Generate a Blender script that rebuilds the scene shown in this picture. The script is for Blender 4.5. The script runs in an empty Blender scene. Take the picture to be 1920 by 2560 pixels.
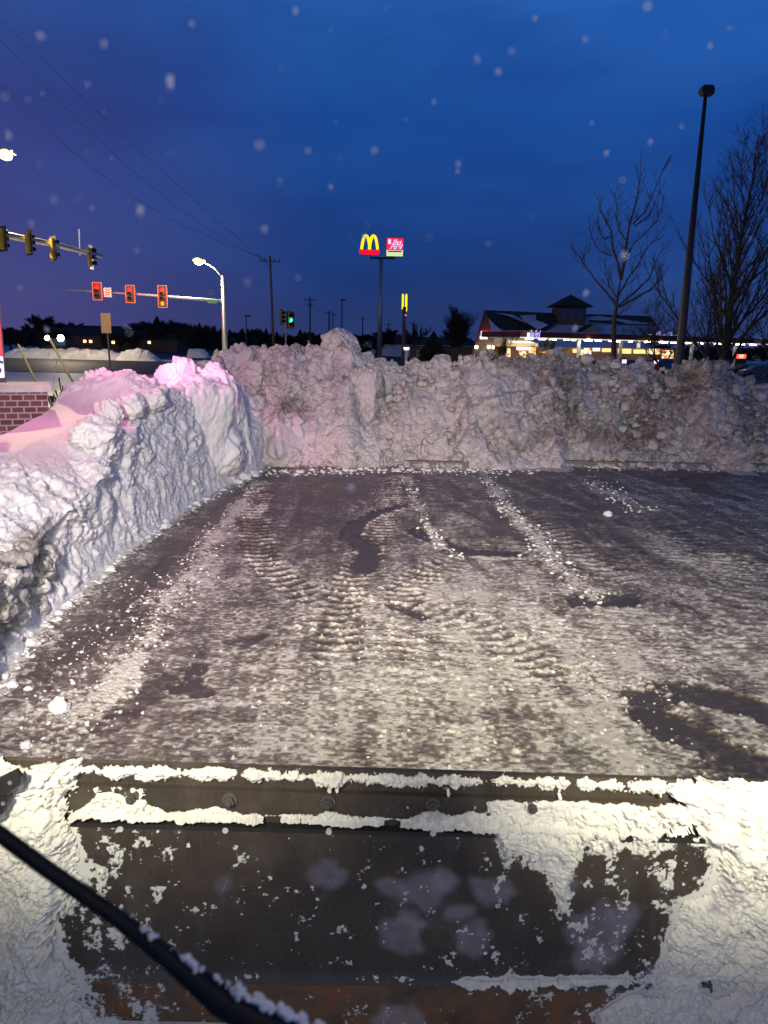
import bpy, math, random
import numpy as np
from mathutils import Vector, Matrix, noise as mnoise
C = bpy.context.scene
R = math.radians
# ------------------------------------------------------------------ camera
CAMZ = 3.2; FPX = 1923.0; PITCH = R(12.43); ROLL = R(1.2)
cam = bpy.data.cameras.new('camera'); cam_o = bpy.data.objects.new('camera', cam); C.collection.objects.link(cam_o)
CM = Matrix.Rotation(math.pi/2-PITCH, 3, 'X') @ Matrix.Rotation(ROLL, 3, 'Z')
cam_o.matrix_world = Matrix.Translation((0, 0, CAMZ)) @ CM.to_4x4()
cam.sensor_fit = 'AUTO'; cam.sensor_width = 36; cam.lens = 36*FPX/2560
cam.clip_start = 0.05; cam.clip_end = 3000
cam.dof.use_dof = True; cam.dof.focus_distance = 13; cam.dof.aperture_fstop = cam.lens/3.6
C.camera = cam_o
# ------------------------------------------------------------------ render / world
C.render.engine = 'CYCLES'
C.cycles.use_denoising = True
C.cycles.max_bounces = 5; C.cycles.diffuse_bounces = 3; C.cycles.glossy_bounces = 3; C.cycles.transparent_max_bounces = 12
C.cycles.sample_clamp_indirect = 6
C.view_settings.view_transform = 'Standard'; C.view_settings.look = 'None'
C.view_settings.exposure = 0; C.view_settings.gamma = 1
W = bpy.data.worlds.new('World'); C.world = W; W.use_nodes = True
nt = W.node_tree; nt.nodes.clear()
def N(t, typ, **kw):
    n = t.nodes.new(typ)
    for k, v in kw.items(): setattr(n, k, v)
    return n
def ramp(t, fac, stops, interp='LINEAR'):
    n = N(t, 'ShaderNodeValToRGB'); n.color_ramp.interpolation = interp
    e = n.color_ramp.elements
    while len(e) < len(stops): e.new(0.5)
    for i, (p, c) in enumerate(stops):
        e[i].position = p; e[i].color = (*c, 1) if len(c) == 3 else c
    t.links.new(fac, n.inputs[0]); return n
def mixc(t, fac, a, b, mode='MIX'):
    n = N(t, 'ShaderNodeMix', data_type='RGBA', blend_type=mode)
    for s, v in ((n.inputs[0], fac), (n.inputs[6], a), (n.inputs[7], b)):
        if hasattr(v, 'is_output'): t.links.new(v, s)
        elif isinstance(v, (int, float)): s.default_value = v
        else: s.default_value = (*v, 1)
    return n.outputs[2]
def math_(t, op, a, b=None, c=None, clamp=False):
    n = N(t, 'ShaderNodeMath', operation=op, use_clamp=clamp)
    for s, v in zip(n.inputs, (a, b, c)):
        if v is None: continue
        if hasattr(v, 'is_output'): t.links.new(v, s)
        else: s.default_value = v
    return n.outputs[0]
def N_comb(t, v):
    c = N(t, 'ShaderNodeCombineColor'); [t.links.new(v, q) for q in c.inputs]; return c.outputs[0]
tc = N(nt, 'ShaderNodeTexCoord'); sp = N(nt, 'ShaderNodeSeparateXYZ'); nt.links.new(tc.outputs['Generated'], sp.inputs[0])
# dusk sky: dim violet-blue band low down, deep blue above; violet haze of the sign's light painted in on the left
el = ramp(nt, sp.outputs[2], [(0.0, (.026, .045, .15)), (.09, (.012, .045, .195)), (.25, (.008, .055, .26)), (.40, (.018, .098, .38)), (.56, (.007, .04, .15)), (1, (.004, .022, .08))])  # darkened overhead, out of view, to cut the blue fill on upward surfaces
nz = N(nt, 'ShaderNodeTexNoise'); nz.inputs['Scale'].default_value = 2.2; nz.inputs['Detail'].default_value = 4; nz.inputs['Roughness'].default_value = .5
mp = N(nt, 'ShaderNodeMapping'); mp.inputs['Scale'].default_value = (1, 1, 3.2); nt.links.new(tc.outputs['Generated'], mp.inputs[0]); nt.links.new(mp.outputs[0], nz.inputs['Vector'])
cl = ramp(nt, nz.outputs[0], [(.34, (.80, .82, .86)), (.48, (.98, .98, 1)), (.56, (1.22, 1.18, 1.12)), (.7, (1.42, 1.34, 1.2))])
sk = mixc(nt, 1.0, el.outputs[0], cl.outputs[0], 'MULTIPLY')
lf = math_(nt, 'MULTIPLY_ADD', sp.outputs[0], -2.6, -0.20, clamp=True)
hz_ = math_(nt, 'MULTIPLY_ADD', sp.outputs[2], -1.9, 1.0, clamp=True)
fac = math_(nt, 'MULTIPLY', math_(nt, 'MULTIPLY', lf, hz_), .62)
rf_ = math_(nt, 'MULTIPLY_ADD', math_(nt, 'MULTIPLY', sp.outputs[0], sp.outputs[2]), 1.2, 1.0)
sk = mixc(nt, 1.0, sk, N_comb(nt, rf_), 'MULTIPLY')
sk2 = mixc(nt, fac, sk, (.10, .075, .245))
bg = N(nt, 'ShaderNodeBackground'); bg.inputs[1].default_value = 1.0
nt.links.new(sk2, bg.inputs[0]); wo = N(nt, 'ShaderNodeOutputWorld'); nt.links.new(bg.outputs[0], wo.inputs[0])
# ------------------------------------------------------------------ loader work lamps on its cab roof, beside the camera, and added fill lamps
def lamp(name, typ, loc, energy, color, target=None, **kw):
    l = bpy.data.lights.new(name, typ); l.energy = energy; l.color = color
    for k, v in kw.items(): setattr(l, k, v)
    o = bpy.data.objects.new(name, l); C.collection.objects.link(o); o.location = loc
    if target is not None: o.rotation_euler = (Vector(target)-Vector(loc)).to_track_quat('-Z', 'Y').to_euler()
    return o
WORKC = (1.0, .93, .70)
lamp('work_light', 'SPOT', (-1.5, -.2, 4.6), 4600, (1, .85, .84), (-4.2, 20, 1.2), spot_size=R(72), spot_blend=1.0, shadow_soft_size=.07)
lamp('work_light', 'SPOT', (1.5, -.2, 4.6), 3900, (1, .86, .82), (5.0, 22, 1.0), spot_size=R(60), spot_blend=1.0, shadow_soft_size=.07)
lamp('work_light', 'SPOT', (-1.3, -.1, 3.9), 2300, WORKC, (-1.2, 9.8, 0), spot_size=R(56), spot_blend=1.0, shadow_soft_size=.08)
lamp('work_light', 'SPOT', (1.3, -.1, 3.9), 2800, WORKC, (2.3, 9.6, 0), spot_size=R(56), spot_blend=1.0, shadow_soft_size=.08)

lamp('work_light', 'SPOT', (1.6, -.2, 4.5), 1100, (1, .93, .88), (-4.1, 11.5, .9), spot_size=R(46), spot_blend=1.0, shadow_soft_size=.1)  # extra lamp added to brighten the left bank's face
for sx in (-1, 1): lamp('blade_fill', 'SPOT', (sx*.95, .5, 2.35), 54, (1, .95, .85), (sx*.8, 3.1, .25), spot_size=R(125), spot_blend=1.0, shadow_soft_size=.06)  # unseen fill lamps added to lift the dark lower part of the blade
lamp('flake_fill', 'POINT', (.35, -.12, 3.5), 9, (1.0, .93, .90), shadow_soft_size=.05)  # point lamp added beside the camera to brighten flakes and slush
# ------------------------------------------------------------------ helpers
def ray(px, py): return CM @ Vector(((px-960)/FPX, (1280-py)/FPX, -1))
def P(px, py, Y):
    v = ray(px, py); v = v*(Y/v.y); return Vector((v.x, v.y, v.z+CAMZ))
def G(px, py, z=0.0):
    v = ray(px, py); v = v*((z-CAMZ)/v.z); return Vector((v.x, v.y, v.z+CAMZ))
col = C.collection
def tag(o, label=None, cat=None, group=None, kind=None):
    if label: o['label'] = label
    if cat: o['category'] = cat
    if group: o['group'] = group
    if kind: o['kind'] = kind
    return o
def empty(name, loc=(0, 0, 0), rz=0):
    o = bpy.data.objects.new(name, None); col.objects.link(o); o.location = loc; o.rotation_euler = (0, 0, rz); return o
def thing(name, label, cat, loc=(0, 0, 0), rz=0, group=None): return tag(empty(name, loc, rz), label, cat, group)
def copy_tree(o, parent=None):
    c = o.copy(); col.objects.link(c)
    if parent: c.parent = parent
    for ch in o.children: copy_tree(ch, c)
    return c
class MB:
    def __init__(s): s.v = []; s.f = []
    def add(s, vs, fs):
        n = len(s.v); s.v += [tuple(v) for v in vs]; s.f += [tuple(i+n for i in f) for f in fs]; return s
    def box(s, c, sz, M=None):
        x, y, z = (q/2 for q in sz)
        vs = [Vector((a*x, b*y, d*z)) for a in (-1, 1) for b in (-1, 1) for d in (-1, 1)]
        if M is not None: vs = [M @ v for v in vs]
        vs = [v+Vector(c) for v in vs]
        return s.add(vs, [(0, 1, 3, 2), (4, 6, 7, 5), (0, 4, 5, 1), (2, 3, 7, 6), (0, 2, 6, 4), (1, 5, 7, 3)])
    def tube(s, pts, rs, n=8, caps=True, sq=None):
        pts = [Vector(p) for p in pts]
        if not isinstance(rs, (list, tuple)): rs = [rs]*len(pts)
        base = len(s.v); ref = None
        for i, p in enumerate(pts):
            d = (pts[min(i+1, len(pts)-1)]-pts[max(i-1, 0)]).normalized()
            if ref is None: ref = d.orthogonal().normalized()
            ref = (ref-d*ref.dot(d)).normalized() if abs(ref.dot(d)) < .999 else d.orthogonal().normalized()
            b = d.cross(ref)
            for k in range(n):
                a = 2*math.pi*k/n; s.v.append(tuple(p+(ref*math.cos(a)+b*math.sin(a))*rs[i]))
        for i in range(len(pts)-1):
            for k in range(n):
                a = base+i*n+k; b_ = base+i*n+(k+1) % n; s.f.append((a, b_, b_+n, a+n))
        if caps:
            s.f.append(tuple(base+k for k in reversed(range(n)))); m = base+(len(pts)-1)*n; s.f.append(tuple(m+k for k in range(n)))
        return s
    def prism(s, poly, vec):
        n = len(poly); poly = [Vector(p) for p in poly]; vec = Vector(vec)
        return s.add(poly+[p+vec for p in poly], [tuple(range(n)), tuple(range(2*n-1, n-1, -1))]+[(i, i+n, (i+1) % n+n, (i+1) % n) for i in range(n)])
    def build(s, name, mat, parent=None, smooth=False):
        me = bpy.data.meshes.new(name); me.from_pydata(s.v, [], s.f); me.update()
        if smooth: me.polygons.foreach_set('use_smooth', [True]*len(me.polygons))
        if mat: me.materials.append(mat)
        o = bpy.data.objects.new(name, me); col.objects.link(o)
        if parent: o.parent = parent
        return o
def prisms(items):
    m = MB()
    for poly, vec in items: m.prism(poly, vec)
    return m
_ICO = {}
def ico(sub):
    if sub not in _ICO:
        import bmesh
        bm = bmesh.new(); bmesh.ops.create_icosphere(bm, subdivisions=sub, radius=1)
        v = np.array([q.co[:] for q in bm.verts]); f = np.array([[w.index for w in q.verts] for q in bm.faces]); bm.free()
        _ICO[sub] = (v, f)
    return _ICO[sub]
def np_mesh(name, V, F, mat, parent=None, smooth=True, attrs=None):
    me = bpy.data.meshes.new(name); V = np.ascontiguousarray(V, dtype=np.float32); F = np.ascontiguousarray(F, dtype=np.int32)
    k = F.shape[1]
    me.vertices.add(len(V)); me.vertices.foreach_set('co', V.ravel())
    me.loops.add(F.size); me.loops.foreach_set('vertex_index', F.ravel())
    me.polygons.add(len(F)); me.polygons.foreach_set('loop_start', np.arange(0, F.size, k, dtype=np.int32))
    try: me.polygons.foreach_set('loop_total', np.full(len(F), k, dtype=np.int32))
    except Exception: pass
    me.polygons.foreach_set('use_smooth', np.full(len(F), smooth, dtype=bool))
    me.update(calc_edges=True)
    for an, av in (attrs or {}).items():
        a = me.attributes.new(an, 'FLOAT', 'POINT'); a.data.foreach_set('value', np.ascontiguousarray(av, dtype=np.float32).ravel())
    me.materials.append(mat)
    o = bpy.data.objects.new(name, me); col.objects.link(o)
    if parent: o.parent = parent
    return o
def grid_faces(nu, nv):
    i = np.arange(nu-1)[:, None]*nv+np.arange(nv-1)[None, :]
    return np.stack([i, i+1, i+nv+1, i+nv], -1).reshape(-1, 4)
# ---- numpy noise
def _h(ix, iy, iz, s):
    with np.errstate(over='ignore'):
        h = (ix.astype(np.uint32)*np.uint32(374761393)+iy.astype(np.uint32)*np.uint32(668265263)+iz.astype(np.uint32)*np.uint32(2147483647 & 0x5bd1e995)+np.uint32(s*974711 & 0xffffffff))
        h = (h ^ (h >> np.uint32(13)))*np.uint32(1274126177); h = (h ^ (h >> np.uint32(16)))*np.uint32(2246822519); h = h ^ (h >> np.uint32(15))
    return h.astype(np.float32)/4294967296.0
def vnoise(p, s=0):
    i = np.floor(p).astype(np.int64); f = (p-i).astype(np.float32); u = f*f*f*(f*(f*6-15)+10)
    r = 0
    for dx in (0, 1):
        wx = u[..., 0] if dx else 1-u[..., 0]
        for dy in (0, 1):
            wy = u[..., 1] if dy else 1-u[..., 1]
            for dz in (0, 1):
                wz = u[..., 2] if dz else 1-u[..., 2]
                r = r+wx*wy*wz*_h(i[..., 0]+dx, i[..., 1]+dy, i[..., 2]+dz, s)
    return r*2-1
def fbm(p, octv=4, s=0, g=.5, l=2.03):
    a = 1; r = 0; t = 0
    for k in range(octv):
        r = r+a*vnoise(p, s+k*17); t += a; a *= g; p = p*l+3.7
    return r/t
def worley(p, s=0, tilt=.9):
    """returns F1 distance, F2-F1, cell random, faceted (tilted-plane) value"""
    i = np.floor(p).astype(np.int64); f = p-i
    d1 = np.full(p.shape[:-1], 9.0, np.float32); d2 = d1.copy(); rid = np.zeros_like(d1); fac = np.zeros_like(d1)
    for dx in (-1, 0, 1):
        for dy in (-1, 0, 1):
            for dz in (-1, 0, 1):
                c = (i[..., 0]+dx, i[..., 1]+dy, i[..., 2]+dz)
                a, b, e = (_h(*c, s+q) for q in (1, 2, 3))
                vx = dx+a-f[..., 0]; vy = dy+b-f[..., 1]; vz = dz+e-f[..., 2]
                d = vx*vx+vy*vy+vz*vz; m = d < d1
                d2 = np.where(m, d1, np.minimum(d2, d)); d1 = np.where(m, d, d1)
                h = _h(*c, s+7); rid = np.where(m, h, rid)
                fac = np.where(m, h+tilt*((a*7 % 1-.5)*vx+(b*7 % 1-.5)*vy+(e*7 % 1-.5)*vz)*2, fac)
    d1 = np.sqrt(d1); d2 = np.sqrt(d2)
    return d1, d2-d1, rid, fac
def ss(a, b, x): t = np.clip((x-a)/(b-a), 0, 1); return t*t*(3-2*t)
def grid_normals(Pg):
    du = np.gradient(Pg, axis=0); dv = np.gradient(Pg, axis=1); n = np.cross(du, dv)
    return n/np.maximum(np.linalg.norm(n, axis=-1, keepdims=True), 1e-9)
def polyd(X, Y, pts):
    """distance to polyline, arclength and signed lateral"""
    best = np.full(X.shape, 1e9, np.float32); sl = np.zeros_like(best); lat = np.zeros_like(best); acc = 0
    for (a, b) in zip(pts[:-1], pts[1:]):
        ax, ay = a[0], a[1]; bx, by = b[0], b[1]; L = math.hypot(bx-ax, by-ay)
        if L < 1e-6: continue
        tx, ty = (bx-ax)/L, (by-ay)/L
        t = np.clip((X-ax)*tx+(Y-ay)*ty, 0, L); dx = X-ax-t*tx; dy = Y-ay-t*ty
        d = np.hypot(dx, dy); m = d < best
        best = np.where(m, d, best); sl = np.where(m, acc+t, sl); lat = np.where(m, dx*ty-dy*tx, lat); acc += L
    return best, sl, lat
def GP(pxs): return [G(*q)[:2] for q in pxs]

# ------------------------------------------------------------------ materials
def mat(name, color=(.5, .5, .5), rough=.6, metal=0, spec=.4, var=.12, scale=6, bump=0.0, bscale=40):
    m = bpy.data.materials.new(name); m.use_nodes = True; t = m.node_tree; b = t.nodes['Principled BSDF']
    b.inputs['Roughness'].default_value = rough; b.inputs['Metallic'].default_value = metal
    b.inputs['Specular IOR Level'].default_value = spec
    tcn = N(t, 'ShaderNodeTexCoord'); nn = N(t, 'ShaderNodeTexNoise'); nn.inputs['Scale'].default_value = scale; nn.inputs['Detail'].default_value = 5
    t.links.new(tcn.outputs['Object'], nn.inputs['Vector'])
    r = ramp(t, nn.outputs[0], [(.3, tuple(c*(1-var) for c in color)), (.7, tuple(min(1, c*(1+var)) for c in color))])
    t.links.new(r.outputs[0], b.inputs['Base Color'])
    if bump:
        n2 = N(t, 'ShaderNodeTexNoise'); n2.inputs['Scale'].default_value = bscale; n2.inputs['Detail'].default_value = 4; t.links.new(tcn.outputs['Object'], n2.inputs['Vector'])
        bp = N(t, 'ShaderNodeBump'); bp.inputs['Strength'].default_value = bump; bp.inputs['Distance'].default_value = .02
        t.links.new(n2.outputs[0], bp.inputs['Height']); t.links.new(bp.outputs[0], b.inputs['Normal'])
    return m
def emit(name, color, strength=1.0):
    m = bpy.data.materials.new(name); m.use_nodes = True; t = m.node_tree; b = t.nodes['Principled BSDF']
    b.inputs['Base Color'].default_value = (*[c*.5 for c in color], 1); b.inputs['Emission Color'].default_value = (*color, 1); b.inputs['Emission Strength'].default_value = strength
    return m
def snow_mat(name, clean=(.80, .80, .80), dirt=(.20, .16, .13), fine=70, bump=.5, dist=.012, dscale=1.0, damp=1.1):
    m = bpy.data.materials.new(name); m.use_nodes = True; t = m.node_tree; b = t.nodes['Principled BSDF']
    b.inputs['Roughness'].default_value = .55; b.inputs['Specular IOR Level'].default_value = .35
    tcn = N(t, 'ShaderNodeTexCoord')
    at = N(t, 'ShaderNodeAttribute', attribute_name='dirt')
    n1 = N(t, 'ShaderNodeTexNoise'); n1.inputs['Scale'].default_value = 9*dscale; n1.inputs['Detail'].default_value = 8; n1.inputs['Roughness'].default_value = .7; t.links.new(tcn.outputs['Object'], n1.inputs['Vector'])
    v = math_(t, 'ADD', at.outputs['Fac'], math_(t, 'MULTIPLY', math_(t, 'SUBTRACT', n1.outputs[0], .5), damp))
    r = ramp(t, v, [(.0, clean), (.25, tuple(c*.93 for c in clean)), (.55, tuple(.45*c+.55*d for c, d in zip(clean, dirt))), (.95, dirt)])
    t.links.new(r.outputs[0], b.inputs['Base Color'])
    n2 = N(t, 'ShaderNodeTexNoise'); n2.inputs['Scale'].default_value = fine; n2.inputs['Detail'].default_value = 5; n2.inputs['Roughness'].default_value = .65; t.links.new(tcn.outputs['Object'], n2.inputs['Vector'])
    bp = N(t, 'ShaderNodeBump'); bp.inputs['Strength'].default_value = bump; bp.inputs['Distance'].default_value = dist
    t.links.new(n2.outputs[0], bp.inputs['Height']); t.links.new(bp.outputs[0], b.inputs['Normal'])
    return m
M = dict(
    snow_bank=snow_mat('bank_snow', (.80, .79, .78), (.10, .085, .07), fine=45, bump=.8, dist=.02),
    snow_pile=snow_mat('pile_snow', (.64, .60, .59), (.12, .095, .08), fine=28, bump=1.0, dist=.035, damp=1.9),
    snow=snow_mat('loose_snow', (.82, .82, .80), (.4, .36, .3), fine=150, bump=.4, dist=.004, dscale=3),
    roof_snow=mat('thin_roof_snow', (.55, .58, .66), .8, scale=.6, var=.3),
    packed=snow_mat('packed_snow', (.74, .72, .65), (.26, .22, .17), fine=170, bump=.5, dist=.003, dscale=2.5, damp=1.5),
    field=snow_mat('field_snow', (.62, .64, .68), (.2, .18, .16), fine=3, bump=.5, dist=.15, dscale=.02),
    steel=mat('galvanised_steel', (.42, .42, .42), .45, .6, .5, .15, 3, .2, 30),
    dark_metal=mat('dark_metal', (.035, .032, .032), .5, .3),
    black=mat('black_plastic', (.012, .012, .012), .6, spec=.2),
    plate=mat('backplate_black', (.05, .045, .045), .5),
    bolt=mat('dull_bolt', (.11, .10, .09), .6, .3),
    wire=mat('wire_black', (.004, .004, .005), 1, spec=0),
    rubber=mat('black_rubber', (.02, .02, .021), .6, bump=.3, bscale=300),
    wood=mat('pole_wood', (.10, .075, .06), .85, bump=.4, bscale=20),
    yellow=mat('signal_yellow', (.62, .40, .03), .45, spec=.5),
    bark=mat('dark_bark', (.045, .035, .03), .9, bump=.5, bscale=12),
    bark_far=mat('far_bark', (.035, .028, .028), .95),
    conifer=mat('conifer_needles', (.018, .028, .02), .95, scale=1.5, var=.5),
    brick_cap=mat('stone_cap', (.60, .56, .55), .7, bump=.3, bscale=25),
    roof=mat('brown_roof', (.05, .035, .032), .8, scale=1),
    wall_brown=mat('brown_wall', (.13, .08, .06), .85, scale=1),
    beige=mat('beige_wall', (.36, .28, .18), .8, scale=1),
    red_fascia=mat('red_fascia', (.16, .02, .02), .5, scale=.5),
    road=mat('road_asphalt', (.045, .04, .038), .7, scale=.08, var=.5, bump=.3, bscale=2),
    concrete=mat('kerb_concrete', (.20, .18, .16), .85, bump=.5, bscale=40, var=.3),
    white_paint=mat('white_paint', (.7, .7, .7), .5),
    glass_dark=mat('dark_glass', (.06, .09, .14), .15, spec=.8),
    red_paint=mat('red_paint', (.35, .02, .02), .5),
    guard=mat('guy_guard', (.30, .22, .10), .7),
    weed=mat('dry_weed', (.05, .04, .03), .9),
    red_on=emit('red_lamp', (1, .004, .006), 3.5), amber_on=emit('amber_lamp', (1, .27, .005), 1.8), green_on=emit('green_lamp', (.05, .9, .55), 2.5),
    lamp_on=emit('lamp_glow', (1, .80, .34), 1.7), led_on=emit('canopy_lamp', (1, .97, .75), 16), head_on=emit('headlight_glow', (.95, 1, .85), 40),
    strip_on=emit('canopy_strip', (1, .90, .62), .75),
    arch_on=emit('yellow_arch', (1, .80, .0), 1.15), red_sign=emit('red_sign', (.95, .0, .015), 1.0), white_sign=emit('white_sign', (1, 1, .93), 1.3),
    pink_white=emit('sign_white', (.95, .85, 1), 1.0), pink_red=emit('sign_red', (1, .02, .06), 1.0), cream_sign=emit('sign_cream', (.75, .85, .50), .9),
    blue_sign=emit('blue_letter', (.07, .05, .85), 1.0), violet=mat('violet_ink', (.12, .04, .25), .6),
    warm_win=emit('warm_window', (1, .62, .22), 1.2), red_lamp_small=emit('tail_glow', (1, .05, .05), 4), amber_small=emit('house_light', (1, .55, .22), 4),
)
# brick
def brick_mat():
    m = bpy.data.materials.new('red_brick'); m.use_nodes = True; t = m.node_tree; b = t.nodes['Principled BSDF']; b.inputs['Roughness'].default_value = .85
    tcn = N(t, 'ShaderNodeTexCoord'); mpn = N(t, 'ShaderNodeMapping'); mpn.inputs['Rotation'].default_value = (R(90), 0, 0); t.links.new(tcn.outputs['Object'], mpn.inputs[0])
    br = N(t, 'ShaderNodeTexBrick'); br.inputs['Scale'].default_value = 1; br.inputs['Brick Width'].default_value = .2; br.inputs['Row Height'].default_value = .107; br.inputs['Mortar Size'].default_value = .013
    br.inputs['Mortar Smooth'].default_value = .1
    br.inputs['Color1'].default_value = (.13, .045, .045, 1); br.inputs['Color2'].default_value = (.20, .075, .07, 1); br.inputs['Mortar'].default_value = (.42, .34, .36, 1)
    t.links.new(mpn.outputs[0], br.inputs[0]); t.links.new(br.outputs[0], b.inputs['Base Color'])
    bp = N(t, 'ShaderNodeBump'); bp.inputs['Strength'].default_value = .6; bp.inputs['Distance'].default_value = .01; bp.invert = True
    t.links.new(br.outputs['Fac'], bp.inputs['Height']); t.links.new(bp.outputs[0], b.inputs['Normal'])
    return m
M['brick'] = brick_mat()
# ------------------------------------------------------------------ the ground
def terrain_z(x, y):
    d = math.hypot(x, y); t = min(1, max(0, (d-110)/200)); return 1.1*t*t*(3-2*t)
ys = [-20, 0, 10, 26, 40, 60, 85, 110, 140, 175, 210, 250, 300, 400, 700, 1400, 2600]; xs = [q*s for s in (-1, 1) for q in (2600, 1400, 700, 400, 300, 220, 160, 110, 70, 40, 20)]+[0]
xs = sorted(xs); gv = [(x, y, terrain_z(x, y)-.02) for x in xs for y in ys]; nyy = len(ys)
m = MB(); m.add(gv, [(i*nyy+j, (i+1)*nyy+j, (i+1)*nyy+j+1, i*nyy+j+1) for i in range(len(xs)-1) for j in range(nyy-1)])
tag(m.build('ground', M['field'], smooth=True), kind='structure')
# street crossing behind the snow, its far branch, and the gas station's forecourt
def strip(name, quad, mt, z=0.0, n=12):
    m = MB(); a, b, c, d = [Vector((*q, 0)) for q in quad]; vs = []
    for i in range(n+1):
        u = i/n; p = a.lerp(b, u); q = d.lerp(c, u)
        for j in range(5):
            r_ = p.lerp(q, j/4); vs.append((r_.x, r_.y, terrain_z(r_.x, r_.y)+z))
    m.add(vs, [(i*5+j, (i+1)*5+j, (i+1)*5+j+1, i*5+j+1) for i in range(n) for j in range(4)])
    return tag(m.build(name, mt), kind='structure')
strip('road', [(-140, 68), (160, 72), (160, 100), (-140, 112)], M['road'], .02, 24)
strip('road', [(-36, 118), (60, 104), (75, 215), (-95, 250)], M['road'], .03, 12)
strip('forecourt', [(10, 100.5), (150, 100.5), (150, 175), (14, 160)], M['road'], .035, 10)

# ------------------------------------------------------------------ the plowed lot
def px_soft(X, Y, q, rx, ry):
    c = G(*q); return np.exp(-(((X-c.x)/rx)**2+((Y-c.y)/ry)**2))
def lot():
    NU, NV = 1150, 1500
    u = np.linspace(-.80, .66, NU)[:, None]; yv = (3.6*(23.5/3.6)**np.linspace(0, 1, NV))[None, :]
    Y = yv+0*u; X = u*(yv+1.2); Z0 = np.zeros_like(X)
    p = np.stack([X, Y, Z0], -1)
    wx = .35*vnoise(p*[.8, .8, 1], 5); wy = .25*vnoise(p*[.9, .9, 1], 6)
    pw = p+np.stack([wx, wy, Z0], -1)
    # streaks dragged across by the blade and frozen slush, longer in x
    st = fbm(pw*[1.9, 3.9, 1], 5, 11, .6); st2 = fbm(pw*[6, 10.5, 1]+7, 4, 21, .65); gr = fbm(p*[24, 30, 1], 3, 31, .65); big = fbm(p*[.35, .45, 1], 3, 41)
    near = ss(14.5, 8.5, Y)
    cov = -.02+.18*near+.32*px_soft(X, Y, (1300, 1700), 2.6, 2.2)+.28*px_soft(X, Y, (1150, 1500), 2.0, 1.9)-.10*ss(-1.0, -2.3, X)*near+.20*px_soft(X, Y, (1800, 1500), 2.2, 2)+.1*px_soft(X, Y, (1000, 1850), 3, 1.4)
    # band of bare wet asphalt beside the left bank
    cov -= .55*np.exp(-((X+3.0+.10*vnoise(p*[1, .5, 1], 51))/.42)**2)*ss(5.5, 7.5, Y)
    cov -= .30*px_soft(X, Y, (820, 1270), 1.2, 3.0)
    nn_ = X+.33*(Y-19)+.25*vnoise(p*[.25, .25, 1], 8); st3 = fbm(np.stack([nn_*3.2, Y*.35, Z0], -1), 5, 15, .62)*ss(.2, 1.6, X)
    blot = fbm(pw*[1.3, 1.3, 1]+4, 4, 19, .6)
    h = .012*big+.006*st
    blot = fbm(pw*[1.3, 1.3, 1]+4, 4, 19, .6)
    # tyre tracks with lug ribs
    rib = np.zeros_like(X)
    tracks = [([(640, 1215), (640, 1270), (642, 1340), (655, 1400), (700, 1450), (760, 1490), (840, 1515), (900, 1530)], .27, .235, 1.25),
              ([(985, 1190), (965, 1290), (925, 1370), (900, 1420), (870, 1470), (850, 1530), (845, 1690)], .26, .22, 1.1),
              ([(1150, 1400), (1060, 1435), (1010, 1480), (1020, 1515), (1090, 1535), (1200, 1570), (1330, 1660), (1480, 1760)], .25, .2, .85),
              ([(1010, 1530), (1040, 1640), (1060, 1800)], .32, .2, .35),
              ([(1210, 1230), (1330, 1310), (1470, 1400), (1600, 1500)], .3, .25, .65),
              ([(1560, 1280), (1700, 1340), (1900, 1450)], .3, .25, .45),
              ([(1880, 1380), (1850, 1480), (1800, 1620)], .35, .22, .4),
              ([(470, 1230), (380, 1300), (300, 1380)], .3, .22, .5),
              ([(720, 1600), (820, 1560), (960, 1545)], .25, .18, .4),
              ([(1150, 1400), (1080, 1430), (1020, 1480)], .35, .2, .5)]
    for k, (pp, w, sp_, a) in enumerate(tracks):
        d, s_, lt = polyd(X, Y, GP(pp)); L_ = float(s_.max()); m_ = ss(w+.05, w-.05, d+.05*gr)*ss(-.01, .5, s_)*ss(L_+.01, L_-.8, s_)*(.75+.5*blot)
        ph = (s_+.30*np.abs(lt)+.03*st)/sp_*2*math.pi; wv = np.cos(ph)
        cov = cov*(1-.35*m_*a)+m_*a*(1.0*np.clip(wv, -.8, 1)*(.75+.5*gr)-.26)
        rib += m_*a*wv; h += m_*a*(.012*wv-.006)
        h += .012*a*np.exp(-((d-w-.04)/.05)**2)*(.5+gr)
    # small chatter ribs left by the blade
    ch = np.cos(2*math.pi*(Y/.17+1.1*st+.35*X)); chm = np.clip(fbm(p*[.45, .6, 1]+2, 2, 61)*2.2, 0, 1)*ss(16, 13, Y)
    cov += .16*ch*chm; h += .005*ch*chm
    # bare dark scrapes
    nn_ = X+.33*(Y-19)+.25*vnoise(p*[.25, .25, 1], 8); st3 = fbm(np.stack([nn_*3.2, Y*.35, Z0], -1), 5, 15, .62)*ss(.2, 1.6, X)
    SM = np.zeros_like(X)
    def scrape(pp, w, a=1.0, edge=.0):
        nonlocal cov, h, SM
        d, s_, lt = polyd(X, Y, GP(pp)); m_ = ss(w*1.2, w*.6, d+w*(.3*gr+.35*st2+.25*blot))
        cov = cov*(1-m_*a)+(-.58+.35*st2+.30*st)*m_*a; h = h*(1-m_*a)-.012*m_*a
        SM = np.maximum(SM, m_*a)
        if edge: cov += edge*np.exp(-((lt-w*1.2)/.05)**2)*(d < w*2); h += .02*edge*np.exp(-((d-w*1.2)/.05)**2)
        return m_
    scrape([(872, 1352), (892, 1312), (940, 1285), (1005, 1270)], .17, 1, .5)
    scrape([(885, 1345), (925, 1380), (905, 1430)], .2, .9)
    scrape([(1040, 1330), (1100, 1358), (1160, 1383), (1290, 1388)], .22, 1, .3)
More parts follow.
